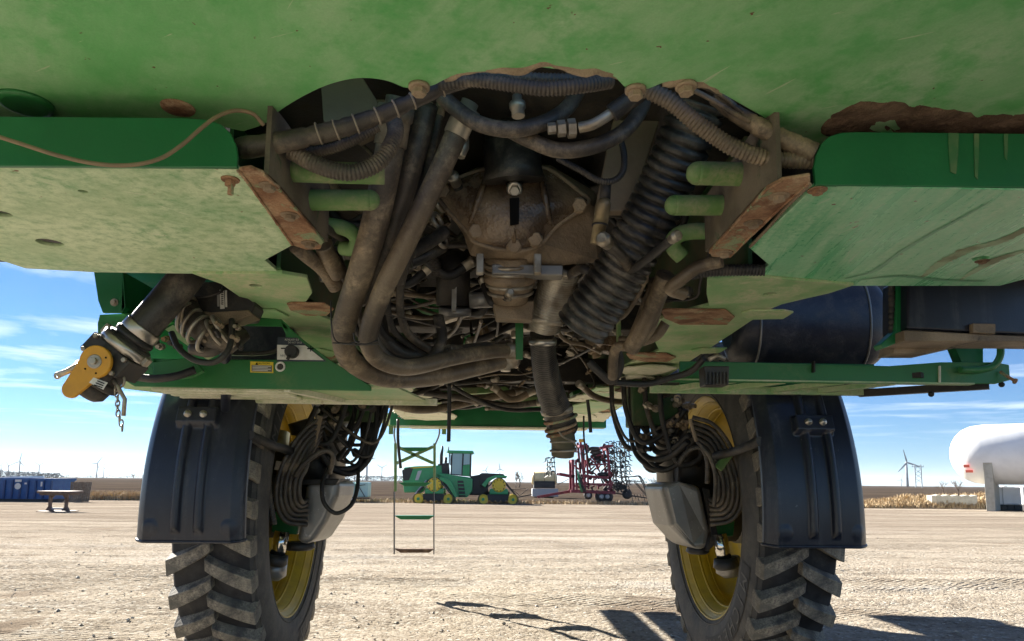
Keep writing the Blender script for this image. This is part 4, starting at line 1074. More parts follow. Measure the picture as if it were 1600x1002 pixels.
# ------------------------------------------------------------------ left: filling station
PY = 2.60
stn = MB().prism(ypoly([(436, 498), (474, 531), (515, 562), (556, 588), (580, 604), (580, 611), (210, 604), (178, 585), (205, 560), (362, 562), (440, 562), (446, 548), (446, 522)], PY), (0, 0.012, 0)).obj('filling_station_panel', m_green, SP, bevel=0.003)
MB().prism(ypoly([(355, 485), (424, 485), (452, 510), (448, 520), (440, 510), (355, 508)], PY), (0, 0.012, 0)).obj('upper_plate', m_green, stn)
# black tank seen through the slot
MB().prism(ypoly([(340, 485), (428, 485), (458, 516), (462, 570), (340, 580)], PY + 0.16), (0, 0.1, 0)).obj('hidden_tank', m_tankp, stn, bevel=0.02, seg=3)
hose('hose', [(355, 552, PY + .08), (390, 553, PY + .08), (420, 551, PY + .08), (445, 543, PY + .08)], 0.009, m_hose, stn, n=8)
# decal plate with the two poles
dp = MB().prism(ypoly([(434, 527), (464, 528), (510, 565), (432, 565)], PY - 0.003), (0, 0.002, 0)).obj('decal', m_decaldark, stn)
MB().prism(ypoly([(433, 539), (477, 540), (506, 563), (433, 562)], PY - 0.0045), (0, 0.001, 0)).obj('white_field', m_whitedecal, dp)
nx, up_ = Vector((1, 0, 0)), Vector((0, 0, 1))
put_text('AUXILIARY ELE', 'lettering', at(456, 531.2, Y=PY - 0.0045), nx, up_, 0.0105, m_whitedecal, dp, 0.052, 0.001)
put_text('DO NOT EXCE', 'lettering', at(461, 535.8, Y=PY - 0.0045), nx, up_, 0.0095, m_whitedecal, dp, 0.050, 0.001)
put_text('NEG', 'lettering', at(442, 556, Y=PY - 0.005), nx, up_, 0.010, m_decaldark, dp, 0.018, 0.001)
for a, b_ in (((439, 544.5), (447, 544.5)), ((480, 545), (490, 545)), ((485, 540.6), (485, 549.4))):
    MB().bar(at(*a, Y=PY - 0.006), at(*b_, Y=PY - 0.006), 0.0015, 0.0042).obj('pole_mark', m_ink, dp)
MB().lathe(at(458, 551, Y=PY), (0, -1, 0), [(0, 0.024), (0.03, 0.024), (0.034, 0.020)], 24).obj('terminal_cap', m_black, stn)
MB().tube(rest([(452, 556, PY - .034), (449, 562, PY - .034)]), [0.008, 0.006], 10).obj('terminal_tab', m_black, stn)
yl = MB().prism(ypoly([(391, 565), (427, 566), (427, 583), (391, 582)], PY - 0.003), (0, 0.002, 0)).obj('caution_decal', m_yellowdecal, stn)
MB().prism(ypoly([(393, 570.5), (425, 571.3), (425, 581.3), (393, 580.6)], PY - 0.0042), (0, 0.001, 0)).obj('text_field', mat('caution_text_field', (0.16, 0.15, 0.12), 0.5), yl)
for k in range(4):
    MB().bar(at(394.5, 572 + k*2.3, Y=PY - 0.0052), at(423.5 - 5*(k % 2), 572.6 + k*2.3, Y=PY - 0.0052), 0.0005, 0.0022).obj('text_line', m_whitedecal, yl)
put_text('CAUTION', 'lettering', at(411, 568.2, Y=PY - 0.004), nx, up_, 0.0085, m_ink, yl, 0.048, 0.001)
MB().prism(ypoly([(399, 570), (401.2, 566.4), (403.4, 570)], PY - 0.0045), (0, 0.001, 0)).obj('warning_triangle', m_ink, yl)
MB().torus(at(438, 573, Y=PY - 0.002), (0, 1, 0), 0.0155, 0.0038).obj('eyelet', m_whitedecal, stn)
MB().lathe(at(438, 573, Y=PY - 0.001), (0, -1, 0), [(0, 0.013), (0.001, 0.013)], 20).obj('plug', m_black, stn)
# underside of the station: folded sheet with ribs
ZS = at(400, 605, Y=2.6).z
us = MB().prism([at(183, 584, Y=PY + .005), at(620, 606, Y=PY + .005), Vector((-0.35, 2.98, ZS)), Vector((-1.30, 2.98, ZS)), Vector((-1.52, 2.80, ZS + .012))], (0, 0, 0.008)).obj('station_floor', m_rail, SP)
for y_ in (2.66, 2.74, 2.82, 2.90):
    MB().bar((-1.34, y_, ZS - 0.005), (-0.85, y_, ZS - 0.005), 0.035, 0.014).obj('floor_rib', m_lip, us, bevel=0.004)
MB().bar((-1.38, 2.985, ZS - 0.004), (-0.3, 2.985, ZS - 0.004), 0.02, 0.03).obj('floor_edge', m_lip, us, bevel=0.003)
MB().bar((-0.83, 2.62, ZS - 0.004), (-0.70, 2.97, ZS - 0.004), 0.03, 0.02).obj('floor_rib', m_lip, us)
# post at the outer end
post = MB().prism(ypoly([(146, 424), (192, 424), (196, 480), (190, 489), (160, 489), (153, 470)], 2.55), (0, 0.012, 0)).obj('post', m_green_clean, SP, bevel=0.003)
MB().prism(ypoly([(192, 424), (196, 480), (190, 489)], 2.55) , (0, 0.25, 0)).obj('post_fold', m_green_clean, post)
MB().prism(ypoly([(190, 424), (400, 424), (400, 560), (215, 575), (190, 520)], 2.80), (0, 0.012, 0)).obj('back_sheet', m_green_clean, post)
p = at(179, 473, Y=2.55); MB().lathe(p, (0, -1, 0), [(0, 0.014), (0.004, 0.014)], 18).hexnut(p + Vector((0, -0.004, 0)), (0, -1, 0), 0.009, 0.008).obj('bolt', m_zinc, post)
bk = MB().prism(ypoly([(156, 492), (240, 488), (242, 512), (200, 512), (180, 540), (178, 560), (240, 560), (240, 596), (205, 594), (180, 584), (153, 545), (152, 505)], 2.58), (0, 0.010, 0)).obj('side_bracket', m_green, SP, bevel=0.003)
MB().prism(ypoly([(153, 505), (156, 492), (240, 488), (210, 500)], 2.575), (0, 0.18, 0)).obj('bracket_fold', m_green, bk)
MB().prism(ypoly([(238, 566), (300, 558), (318, 580), (300, 590), (240, 596)], 2.50), (0, 0.02, 0)).obj('gusset', m_green, bk, bevel=0.003)
hose('hose', [(205, 588, 2.48), (240, 592, 2.46), (275, 588, 2.46), (305, 578, 2.48)], 0.014, m_black, bk, n=10)

# valve assembly on its fat hose
VY = 2.22
vh = hose('suction_hose', [(318, 395, VY + .05), (292, 432, VY + .03), (262, 468, VY + .01), (232, 503, VY), (218, 520, VY)], (0.053, 0.051), m_duct, n=26)
A, B = at(226, 511, Y=VY), at(150, 592, Y=VY); ax = (B - A).normalized(); side = ax.cross(Vector((0, 1, 0))).normalized()
MB().lathe(A, ax, [(-0.002, 0.057), (0.0, 0.058), (0.028, 0.058), (0.03, 0.057)], 32).obj('hose_clamp', m_steel, vh)
MB().lathe(A, ax, [(0.025, 0.056), (0.034, 0.056), (0.036, 0.062), (0.05, 0.062), (0.052, 0.056), (0.058, 0.056), (0.060, 0.070), (0.075, 0.07)], 32).obj('coupling', m_black, vh)
MB().lathe(A, ax, [(0.066, 0.072), (0.068, 0.079), (0.094, 0.079), (0.096, 0.072)], 36).obj('band_clamp', m_steel, vh)
q = A + ax*0.08 + side*0.082; MB().bar(q - ax*0.014, q + ax*0.014, 0.03, 0.016).obj('clamp_bolt', m_zinc, vh, bevel=0.003)
q = A + ax*0.08 - side*0.082; MB().bar(q - ax*0.016, q + ax*0.016, 0.03, 0.020).obj('clamp_bolt', m_zinc, vh, bevel=0.003)
vb = MB(); mt = Matrix((side, Vector((0, 1, 0)), ax)).transposed().to_4x4(); mt.translation = A
vb.box((-0.075, -0.062, 0.098), (0.075, 0.062, 0.165), mt)
vb.lathe(A, ax, [(0.085, 0.066), (0.20, 0.066), (0.202, 0.076), (0.225, 0.076), (0.228, 0.06), (0.25, 0.058)], 32)
valve = vb.obj('fill_valve', m_black, SP, bevel=0.005)
for sx in (-1, 1):
    for h in (0.105, 0.158):
        MB().hexnut(mt @ Vector((sx*0.058, -0.062, h)), (0, -1, 0), 0.008, 0.01).obj('bolt', m_zinc, valve)
H = at(148, 565, Y=VY - 0.085); E = at(109, 608, Y=VY - 0.075)
dv = (E - H).normalized(); pv = dv.cross(Vector((0, 1, 0))).normalized()
outl = []
for k in range(19): a_ = math.pi*(0.06 + 0.88*k/18) ; outl.append(H + (-dv*math.sin(a_) + pv*math.cos(a_))*0.050)
outl = [H + (pv*math.cos(t) - dv*math.sin(t))*0.050 for t in [R(-35 + 250*k/20) for k in range(21)]]
outl += [E + (pv*math.cos(t) - dv*math.sin(t))*0.027 for t in [R(180 + 180*k/12) for k in range(13)]]
hd = MB().prism(outl, (0, 0.016, 0)).obj('valve_handle', m_handle, SP, bevel=0.004, seg=3)
MB().lathe(H, (0, -1, 0), [(-0.03, 0.022), (0.002, 0.022), (0.004, 0.019)], 24).hexnut(H + Vector((0, -0.004, 0)), (0, -1, 0), 0.011, 0.009).obj('hub_bolt', m_zinc, hd)
for t in (40, 100, -60): MB().lathe(H + (pv*math.cos(R(t)) + dv*math.sin(R(t)))*0.036, (0, -1, 0), [(0, 0.003), (0.001, 0.003)], 10).obj('rivet', m_ink, hd)
for pts in ([(136, 566, VY - .05), (118, 574, VY - .06), (104, 581, VY - .06), (91, 586, VY - .06)],):
    MB().tube(rest(pts), [0.011, 0.010, 0.009, 0.010], 10).obj('cam_lever', m_zinc, valve)
MB().torus(at(90, 587, Y=VY - .06), (0, 1, 0), 0.008, 0.004, 14, 6).obj('lever_eye', m_zinc, valve)
lb = MB().prism(ypoly([(139, 598), (146, 590), (168, 598), (161, 609)], VY - 0.083), (0, 0.002, 0)).obj('sticker', m_whitedecal, valve)
for k in range(3): MB().bar(at(147 + 2.5*k, 601 - 3.2*k + 0.5, Y=VY - .085), at(160 + 1.5*k, 606 - 3.2*k, Y=VY - .085), 0.001, 0.003).obj('print_line', m_ink, lb)
MB().lathe(A, ax, [(0.23, 0.062), (0.26, 0.060), (0.275, 0.045)], 28).obj('dust_cap', m_black, valve)
# chain and link arm
MB().torus(at(187, 596, Y=VY - .02), (0.4, 1, 0), 0.020, 0.004, 18, 6).obj('ring', m_zinc, valve)
MB().tube(rest([(177, 594, VY - .03), (185, 606, VY - .03), (195, 624, VY - .03), (193, 650, VY - .03)]), 0.0065, 8).obj('link_arm', m_zinc, valve)
for k in range(9):
    c_ = at(180 + 1.2*k + 1.5*math.sin(k), 608 + 7.6*k, Y=VY - .03); axis = (0.3, 1, 0) if k % 2 else (1, 0.3, 0)
    b = MB().torus((0, 0, 0), axis, 0.0075, 0.0022, 14, 6); b.v = [(x + c_.x, y + c_.y, z*1.35 + c_.z) for x, y, z in b.v]
    b.obj('chain_link', m_zinc, valve)

# actuator and plumbing manifold right of the valve
act = MB().prism(ypoly([(301, 440), (398, 440), (398, 478), (390, 496), (340, 500), (318, 492), (303, 480)], 2.38), (0, 0.10, 0)).obj('actuator', m_black, SP, bevel=0.006)
MB().prism(ypoly([(306, 484), (330, 488), (388, 484), (396, 492), (350, 508), (320, 500)], 2.37), (0, 0.08, 0)).obj('dusty_base', m_castd, act, bevel=0.004)
lb = MB().prism(ypoly([(343, 453), (350, 453), (351, 482.5), (344, 483)], 2.378), (0, 0.001, 0)).obj('label', m_whitedecal, act)
for k in range(7): MB().bar(at(345.4, 457 + k*3, Y=2.376), at(349, 457.4 + k*3, Y=2.376), 0.001, 0.003).obj('print_line', m_ink, lb)
MB().prism(ypoly([(351.5, 454), (354.5, 454), (355, 480), (352, 480)], 2.378), (0, 0.001, 0)).obj('label', m_whitedecal, act)
MB().prism(ypoly([(339, 457), (342.5, 456), (343, 479), (339.5, 479)], 2.378), (0, 0.001, 0)).obj('label', mat('grey_label', (0.3, 0.3, 0.28), 0.6), act)
man = MB().tube(rest([(285, 470, 2.36), (300, 500, 2.36), (330, 525, 2.36), (360, 535, 2.37), (380, 520, 2.4)]), [0.04, 0.045, 0.045, 0.04, 0.03], 20).obj('manifold', m_hose, SP)
for px, py, ax_, q in ((281, 488, (1, 0, .3), .045), (290, 497, (1, 0, -.3), .05), (300, 505, (1, 0, -.5), .05), (296, 488, (1, 0, -.2), .05), (335, 520, (1, 0, .6), .045), (345, 512, (1, 0, .7), .045), (352, 525, (1, 0, .8), .04), (322, 530, (1, 0, -.5), .045), (310, 515, (1, 0, -.6), .05)):
    MB().torus(at(px, py, Y=2.34), ax_, q, 0.0065, 22, 7).obj('band', m_zinc, man)
for k in range(14):
    px, py = r.uniform(275, 385), r.uniform(490, 545)
    MB().lathe(at(px, py, Y=r.uniform(2.3, 2.4)), (r.uniform(-1, 1), -1, r.uniform(-1, 1)), [(0, 0.010), (.012, 0.010), (.013, .007), (.03, .007)], 6, 0, False).obj('fitting', r.choice((m_zinc, m_castd, m_black)), man)
hose('cable', [(268, 520, 2.30), (280, 545, 2.28), (305, 563, 2.26), (335, 566, 2.26), (355, 550, 2.27), (362, 525, 2.3), (362, 500, 2.33)], 0.010, m_black, man, n=10)
hose('hose', [(300, 545, 2.4), (330, 548, 2.38), (355, 530, 2.38), (362, 505, 2.4)], 0.022, m_hose, man, n=14)
hose('cable', [(303, 465, 2.35), (325, 463, 2.34), (345, 456, 2.34), (350, 445, 2.35)], 0.005, m_black, man, n=8)
MB().prism(ypoly([(258, 515), (320, 560), (330, 555), (270, 508)], 2.46), (0, 0.03, 0)).obj('stay', m_rail, man)
for k in range(6):
    px = 236 + k*9; MB().lathe(at(px, 530 + (k % 3)*6, Y=2.5), (0, -1, -.2), [(0, .012), (.02, .012), (.021, .008), (.04, .008)], 8, 0, False).obj('fitting', r.choice((m_zinc, m_rust, m_hose)), man)

# ------------------------------------------------------------------ right: platform frame, tank, toolbox
QY = 2.62
ZQ = at(1300, 597, Y=QY).z
pf = MB().prism(ypoly([(1088, 566), (1200, 567), (1390, 572), (1470, 566), (1556, 566), (1577, 570), (1579, 594), (1556, 600), (1440, 600), (1040, 597)], QY), (0, 0.012, 0)).obj('platform_frame', m_green, SP, bevel=0.003)
MB().box((0.58, QY - 0.004, ZQ - 0.002), (1.78, QY + 0.035, ZQ + 0.004)).obj('bottom_flange', m_rail, pf)
MB().bar((0.60, 2.93, ZQ + 0.004), (1.55, 2.93, ZQ + 0.004), 0.03, 0.03).obj('back_rail', m_rail, pf)
MB().box((0.72, 2.90, ZQ + 0.02), (1.55, 2.915, ZQ + 0.12)).obj('back_plate', m_green_clean, pf)
for x_ in (0.86, 1.05, 1.28, 1.48):
    MB().bar((x_, QY + .03, ZQ + 0.006), (x_ - 0.16, 2.92, ZQ + 0.006), 0.03, 0.02).obj('cross_rib', m_rail, pf)
MB().bar((1.86, QY + .03, ZQ + 0.0), (1.50, 2.94, ZQ + 0.0), 0.03, 0.03).obj('end_rail', m_dark, pf)
MB().bar((1.62, QY + .03, ZQ + 0.03), (1.4, 2.9, ZQ + 0.03), 0.16, 0.02).obj('tread_plate', m_dark, pf)
MB().prism(ypoly([(1490, 536), (1536, 536), (1536, 572), (1505, 572)], QY + .03), (0, 0.05, 0)).obj('gusset', m_green_clean, pf)
hk = MB().tube(spline(rest([(1500, 578, QY - .02), (1530, 578, QY - .02), (1552, 572, QY - .02), (1563, 555, QY - .02), (1562, 530, QY - .02)]), 8), 0.013, 16).obj('grab_loop', m_green, pf)
MB().tube(rest([(1563, 581, QY - .01), (1575, 589, QY - .03), (1585, 595, QY - .05)]), 0.006, 10).hexnut(at(1584, 595, Y=QY - .05), (1, -.3, -.5), 0.011, 0.01).obj('bolt', m_rust, pf)
for px, py in ((1565, 601), (1455, 616)): MB().ball(at(px, py, Y=QY + .02), 0.011).obj('bolt', m_dark, pf)
MB().bar(at(1468, 572, Y=QY - .004), at(1468, 598, Y=QY - .004), 0.006, 0.008).obj('weld_bead', m_lip, pf)
MB().bar(at(1271, 565, Y=QY - .01), at(1271, 582, Y=QY - .01), 0.006, 0.02).obj('drain', m_dark, pf)
# black moulded tank, lying across
TY = 3.05
p0, p1 = at(1138, 515, Y=TY), at(1374, 508, Y=TY)
W = p1.x - p0.x
tk = MB(); rings = []
for i in range(41):
    t = i/40; x = p0.x + W*t
    e = min(t, 1-t)*W/0.12
    s_ = math.sqrt(max(0.0, 1 - (1-min(e, 1))**2)) if e < 1 else 1
    s_ = 0.66 + 0.34*s_ if i not in (0, 40) else 0.60
    zc, hh, dd = 1.765, 0.212*s_ , 0.14*s_
    rings.append([Vector((x, TY + .02 + dd*(abs(math.cos(a))**0.92)*math.copysign(1, math.cos(a)), zc + hh*(abs(math.sin(a))**0.92)*math.copysign(1, math.sin(a)))) for a in (2*math.pi*k/32 for k in range(32))])
tank = tk.loft(rings, True, True).obj('black_tank', m_tankp, SP)
for i_ in (6, 34): MB().tube([p_ + (p_ - Vector((p_.x, TY + .02, 1.765)))*0.012 for p_ in rings[i_] + rings[i_][:1]], 0.005, 8).obj('end_ring', m_greyguard, tank, fix=False)  # pale grey ring around each end of the black tank
MB().lathe(at(1271, 564, Y=TY), (0, 0, -1), [(-.01, .014), (.012, .014), (.013, .009), (.03, .009)], 12).obj('drain', m_dark, tank)
# ribbed hose and channel between tank and toolbox
hose('conduit', [(1393, 440, 2.36), (1393, 480, 2.36), (1393, 520, 2.37)], 0.012, m_black, corr=0.02, amp=0.2, n=12)
MB().prism(ypoly([(1402, 440), (1416, 440), (1416, 520), (1412, 532), (1380, 545), (1376, 538), (1400, 516)], 2.34), (0, 0.05, 0)).obj('channel', m_green_clean, SP, bevel=0.003)
tb = MB().prism(ypoly([(1418, 430), (1700, 430), (1700, 528), (1418, 514)], 2.30), (0, 0.16, 0)).obj('toolbox', m_plastic, SP, bevel=0.008, seg=3)
MB().prism(ypoly([(1412, 516), (1700, 530), (1700, 536), (1590, 534), (1556, 534), (1412, 533)], 2.29), (0, 0.13, 0)).obj('tray', m_castd, tb, bevel=0.004)
MB().prism(ypoly([(1520, 505), (1556, 506), (1556, 522), (1520, 520)], 2.28), (0, 0.02, 0)).obj('catch', m_castd, tb, bevel=0.003)
MB().prism(ypoly([(1400, 534), (1520, 536), (1450, 552), (1396, 552)], 2.42), (0, 0.10, 0)).obj('support', m_castd, tb)
MB().prism(ypoly([(1340, 400), (1440, 400), (1440, 552), (1340, 552)], 3.40), (0, 0.02, 0)).obj('back_sheet', m_dark, tb)
# ribbed black lamp/connector under the rail
lm = MB().prism(ypoly([(1100, 572), (1140, 572), (1139, 602), (1102, 602)], 2.45), (0, 0.07, 0)).obj('connector', m_black, SP, bevel=0.004)
for k in range(7): MB().bar(at(1103 + k*5.6, 582, Y=2.446), at(1103.6 + k*5.5, 600, Y=2.446), 0.005, 0.008).obj('rib', m_black, lm)
MB().tube(rest([(1108, 562, 2.46), (1120, 556, 2.46), (1133, 562, 2.46)]), 0.009, 10).obj('bail', m_zinc, lm)

# ------------------------------------------------------------------ wheels
WY, WZ = 4.0, 0.92
NL = 34


def make_wheel(sgn, wx, steer):
    """sgn -1 left, +1 right. Built about the hub at the origin, axle along X, inner face towards the machine (-sgn)"""
    w = bpy.data.objects.new('wheel', None); COL.objects.link(w)
    w.parent = SP; w.matrix_parent_inverse = Matrix.Translation((0, -4.0, 0))
    w.location = (wx, WY, WZ); w.rotation_euler = (0, 0, steer)

    def sub(mb, name, m, **kw):
        o = mb.obj(name, m, None, **kw); o.parent = w; return o
    hw = 0.178
    prof = [(-0.142, 0.600), (-0.165, 0.615), (-0.186, 0.66), (-0.196, 0.72), (-0.193, 0.78), (-0.184, 0.822), (-0.174, 0.850), (-0.160, 0.868), (-0.08, 0.878), (0, 0.880)]
    prof = prof + [(-a, b) for a, b in reversed(prof[:-1])]
    t = MB().lathe((0, 0, 0), (1, 0, 0), prof, 120, 0, True, False)
    for i in range(len(t.f)):   # tread band uses the darker rubber
        k = i // 120
        t.mi[i] = 1 if 7 <= k <= 10 else 0
    ty = sub(t, 'tyre', [m_tyre, m_tread])
    # beads on the sidewall
    for rr3, xx in ((0.640, 0.1775), (0.845, 0.177)):
        sub(MB().torus((-sgn*xx, 0, 0), (1, 0, 0), rr3, 0.0045, 120, 6), 'sidewall_ring', m_tyre, fix=False)
    # lug meshes, one per half
    meshes = []
    for half in (-1, 1):
        mb = MB(); rings = []
        for i in range(7):
            s = i/6
            x = half*(-0.012 + 0.190*s)
            ph = R(-0.5) + (0.105*s**0.85)/0.9          # trailing towards the shoulder
            ro = 0.926 - 0.012*s**3
            ri = 0.872 - 0.020*s**2
            wt = (0.026 + 0.010*s)/0.9; wb = wt*1.35
            ring = []
            for dphi, rad in ((-wb, ri), (-wt, ro), (wt, ro), (wb, ri)):
                a = ph + dphi
                ring.append(Vector((x, math.cos(a)*rad, math.sin(a)*rad)))
            rings.append(ring)
        x = half*0.183
        rings.append([Vector((x, math.cos(a)*rad, math.sin(a)*rad)) for a, rad in ((R(-.5)+.117-.05, .83), (R(-.5)+.117-.04, .885), (R(-.5)+.117+.04, .885), (R(-.5)+.117+.05, .83))])
        mb.loft(rings, True, False)
        o = mb.obj('tread_lug', m_lug, None, bevel=0.010, seg=3)
        o.parent = w; meshes.append(o)
    for half in (0, 1):
        for k in range(NL):
            o = meshes[half] if k == 0 else meshes[half].copy()
            if k: COL.objects.link(o); o.parent = w
            o.rotation_euler = (2*math.pi*(k + 0.5*half)/NL + math.pi, 0, 0)
    # rim: deep yellow barrel open towards the machine
    e = -sgn
    rp = [(0.150, 0.602), (0.165, 0.612), (0.166, 0.618), (0.160, 0.620), (0.156, 0.606), (0.128, 0.585), (0.120, 0.570), (0.085, 0.566), (0.070, 0.548), (0.030, 0.545), (0.018, 0.556), (-0.03, 0.556), (-0.045, 0.54), (-0.10, 0.53), (-0.11, 0.40), (-0.07, 0.22), (-0.07, 0.05)]
    sub(MB().lathe((0, 0, 0), (e, 0, 0), rp, 90, 0, True, False), 'rim', m_yellow, fix=True)
    for hh_, rb in ((0.161, .616), (0.126, .584), (0.074, .551), (0.022, .552)): sub(MB().torus((e*hh_, 0, 0), (1, 0, 0), rb, 0.0075, 90, 8), 'rim_bead', m_yellow, fix=False)
    sub(MB().lathe((0, 0, 0), (e, 0, 0), [(-0.10, 0.21), (0.0, 0.21), (0.02, 0.19), (0.05, 0.17), (0.055, 0.10), (0.10, 0.09)], 32), 'hub', m_greyguard)
    # lettering band and letters on the inner sidewall, tops outward
    rm = 0.748
    def face_x(rad): return e*(0.1985 if rad < 0.79 else 0.19)
    for start in (-68, 112):
        band = MB(); n = 26; vs = []
        for i in range(n + 1):
            a = R(start - 3 + 66*i/n)
            for rad, xx in ((0.702, 0.1975), (0.72, 0.1985), (0.75, 0.1975), (0.795, 0.1935)):
                vs.append((e*xx, 0, 0))
                vs[-1] = (e*xx, -math.sin(a)*rad*sgn, math.cos(a)*rad)
        fs = [(i*4+j, i*4+j+1, (i+1)*4+j+1, (i+1)*4+j) for i in range(n) for j in range(3)]
        band.add(vs, fs, 0, True)
        sub(band, 'lettering_band', m_letterbg, fix=False)
        word = 'MICHELIN'
        for i, ch in enumerate(word):
            me = text_mesh(ch, 0.105)
            a = R(start + 4 + 54*i/(len(word)-1))
            for v in me.vertices:
                rad = rm + v.co.y; ang = a + v.co.x*1.05/rm
                v.co = Vector((e*(0.2005 - max(0, rad - 0.74)*0.06), -math.sin(ang)*rad*sgn, math.cos(ang)*rad))
            me.materials.clear(); me.materials.append(m_letter); me.name = 'letter'
            o = bpy.data.objects.new('letter', me); COL.objects.link(o); o.parent = w
    return w


# seen from inside the right wheel, clockwise runs from rear (near) side... sin sign handled by sgn
wl_ = make_wheel(-1, -1.31, R(2.5))
wr_ = make_wheel(1, 1.31, R(0))

# ------------------------------------------------------------------ mudguards
FR = 1.155


def make_guard(sgn):
    x0, x1 = sgn*1.045, sgn*1.475
    if x0 > x1: x0, x1 = x1, x0
    mb = MB(); nu, nv = 120, 96; g2 = []
    pad = (R(16.5), R(20.5)); 
    for j in range(nv + 1):
        th = R(-6.3 + 37.8*j/nv)
        row = []
        for i in range(nu + 1):
            u = i/nu
            crown = 1 - (2*u - 1)**2
            nar = 0.03*max(0, (j/nv))
            x = x0 + (x1-x0)*u
            x += (0.5-u)*nar*2*0.5
            rad = FR - 0.055 + 0.055*min(1, crown*2.6)**0.6
            q = abs(u - (0.5 if sgn < 0 else 0.5))
            rib = 0
            for c0 in ((0.40, 0.61) if sgn < 0 else (0.44, 0.66)):
                d = abs(u - c0)/0.045
                if d < 1 and th > R(-4.5):
                    rib = max(rib, (1 - d*d)**0.5 * min(1, max(0, (th - R(-4.5))/R(1.0)))**0.5)
            rad += 0.026*rib
            bowed = max(0, 1 - abs(u - (0.495 if sgn < 0 else 0.53))/0.21)
            if pad[0] < th < pad[1] and bowed > 0: rad = max(rad, FR + 0.036*min(1, bowed*9)*min(1, (th-pad[0])/R(0.35), (pad[1]-th)/R(0.35)))
            for c0 in (0.17, 0.88):
                dd = math.hypot((u-c0)*(x1-x0), (th - R(-3.6))*FR)/0.032
                if dd < 1: rad += 0.005*(1-dd*dd)**0.5
            row.append(Vector((x, WY - math.cos(th)*rad, WZ + math.sin(th)*rad)))
        g2.append(row)
    vs = [p for row in g2 for p in row]; n = nu + 1
    fs = [(j*n+i, j*n+i+1, (j+1)*n+i+1, (j+1)*n+i) for j in range(nv) for i in range(nu)]
    mb.add(vs, fs, 0, True)
    o = mb.obj('mudguard', m_plastic, SP, fix=True)
    sl = o.modifiers.new('solid', 'SOLIDIFY'); sl.thickness = 0.008; sl.offset = -1
    # rolled hem at the bottom
    P = [v + Vector((0, 0.002, 0)) for v in g2[0]]
    MB().tube(P, 0.0065, 8).obj('hem', m_plastic, o, fix=False)
    th = R(18.5); rad = FR + 0.036
    for u in ((0.42, 0.565) if sgn < 0 else (0.46, 0.60)):
        x = x0 + (x1-x0)*u
        p = Vector((x, WY - math.cos(th)*rad, WZ + math.sin(th)*rad)); nrm = Vector((0, -math.cos(th), math.sin(th)))
        MB().lathe(p, nrm, [(-0.012, 0.015), (0.008, 0.015), (0.009, 0.011), (0.016, 0.010), (0.019, 0.005)], 16).obj('bolt', m_steel, o)
    # stay that carries the guard
    x = sgn*1.04
    MB().tube([Vector((sgn*1.06, WY - 1.08, WZ + 0.30)), Vector((sgn*1.05, WY - 0.80, WZ + 0.27)), Vector((sgn*1.03, WY - 0.45, WZ + 0.25))], [0.02, 0.02, 0.022], 12).obj('stay', m_black, o)
    return o


gl, gr = make_guard(-1), make_guard(1)
MB().tube(rest([(353, 505, 2.56), (353, 560, 2.6), (353, 610, 2.75), (352, 640, 2.84)]), [0.019, 0.019, 0.019, 0.017], 16).obj('guard_post', m_plastic, gl)

# ------------------------------------------------------------------ legs: hydraulic drive leg, guard, hoses
def arc_hoses(pts_list, r0, m, parent):
    for pts in pts_list: hose('hose', pts, r0, m, parent, n=10)


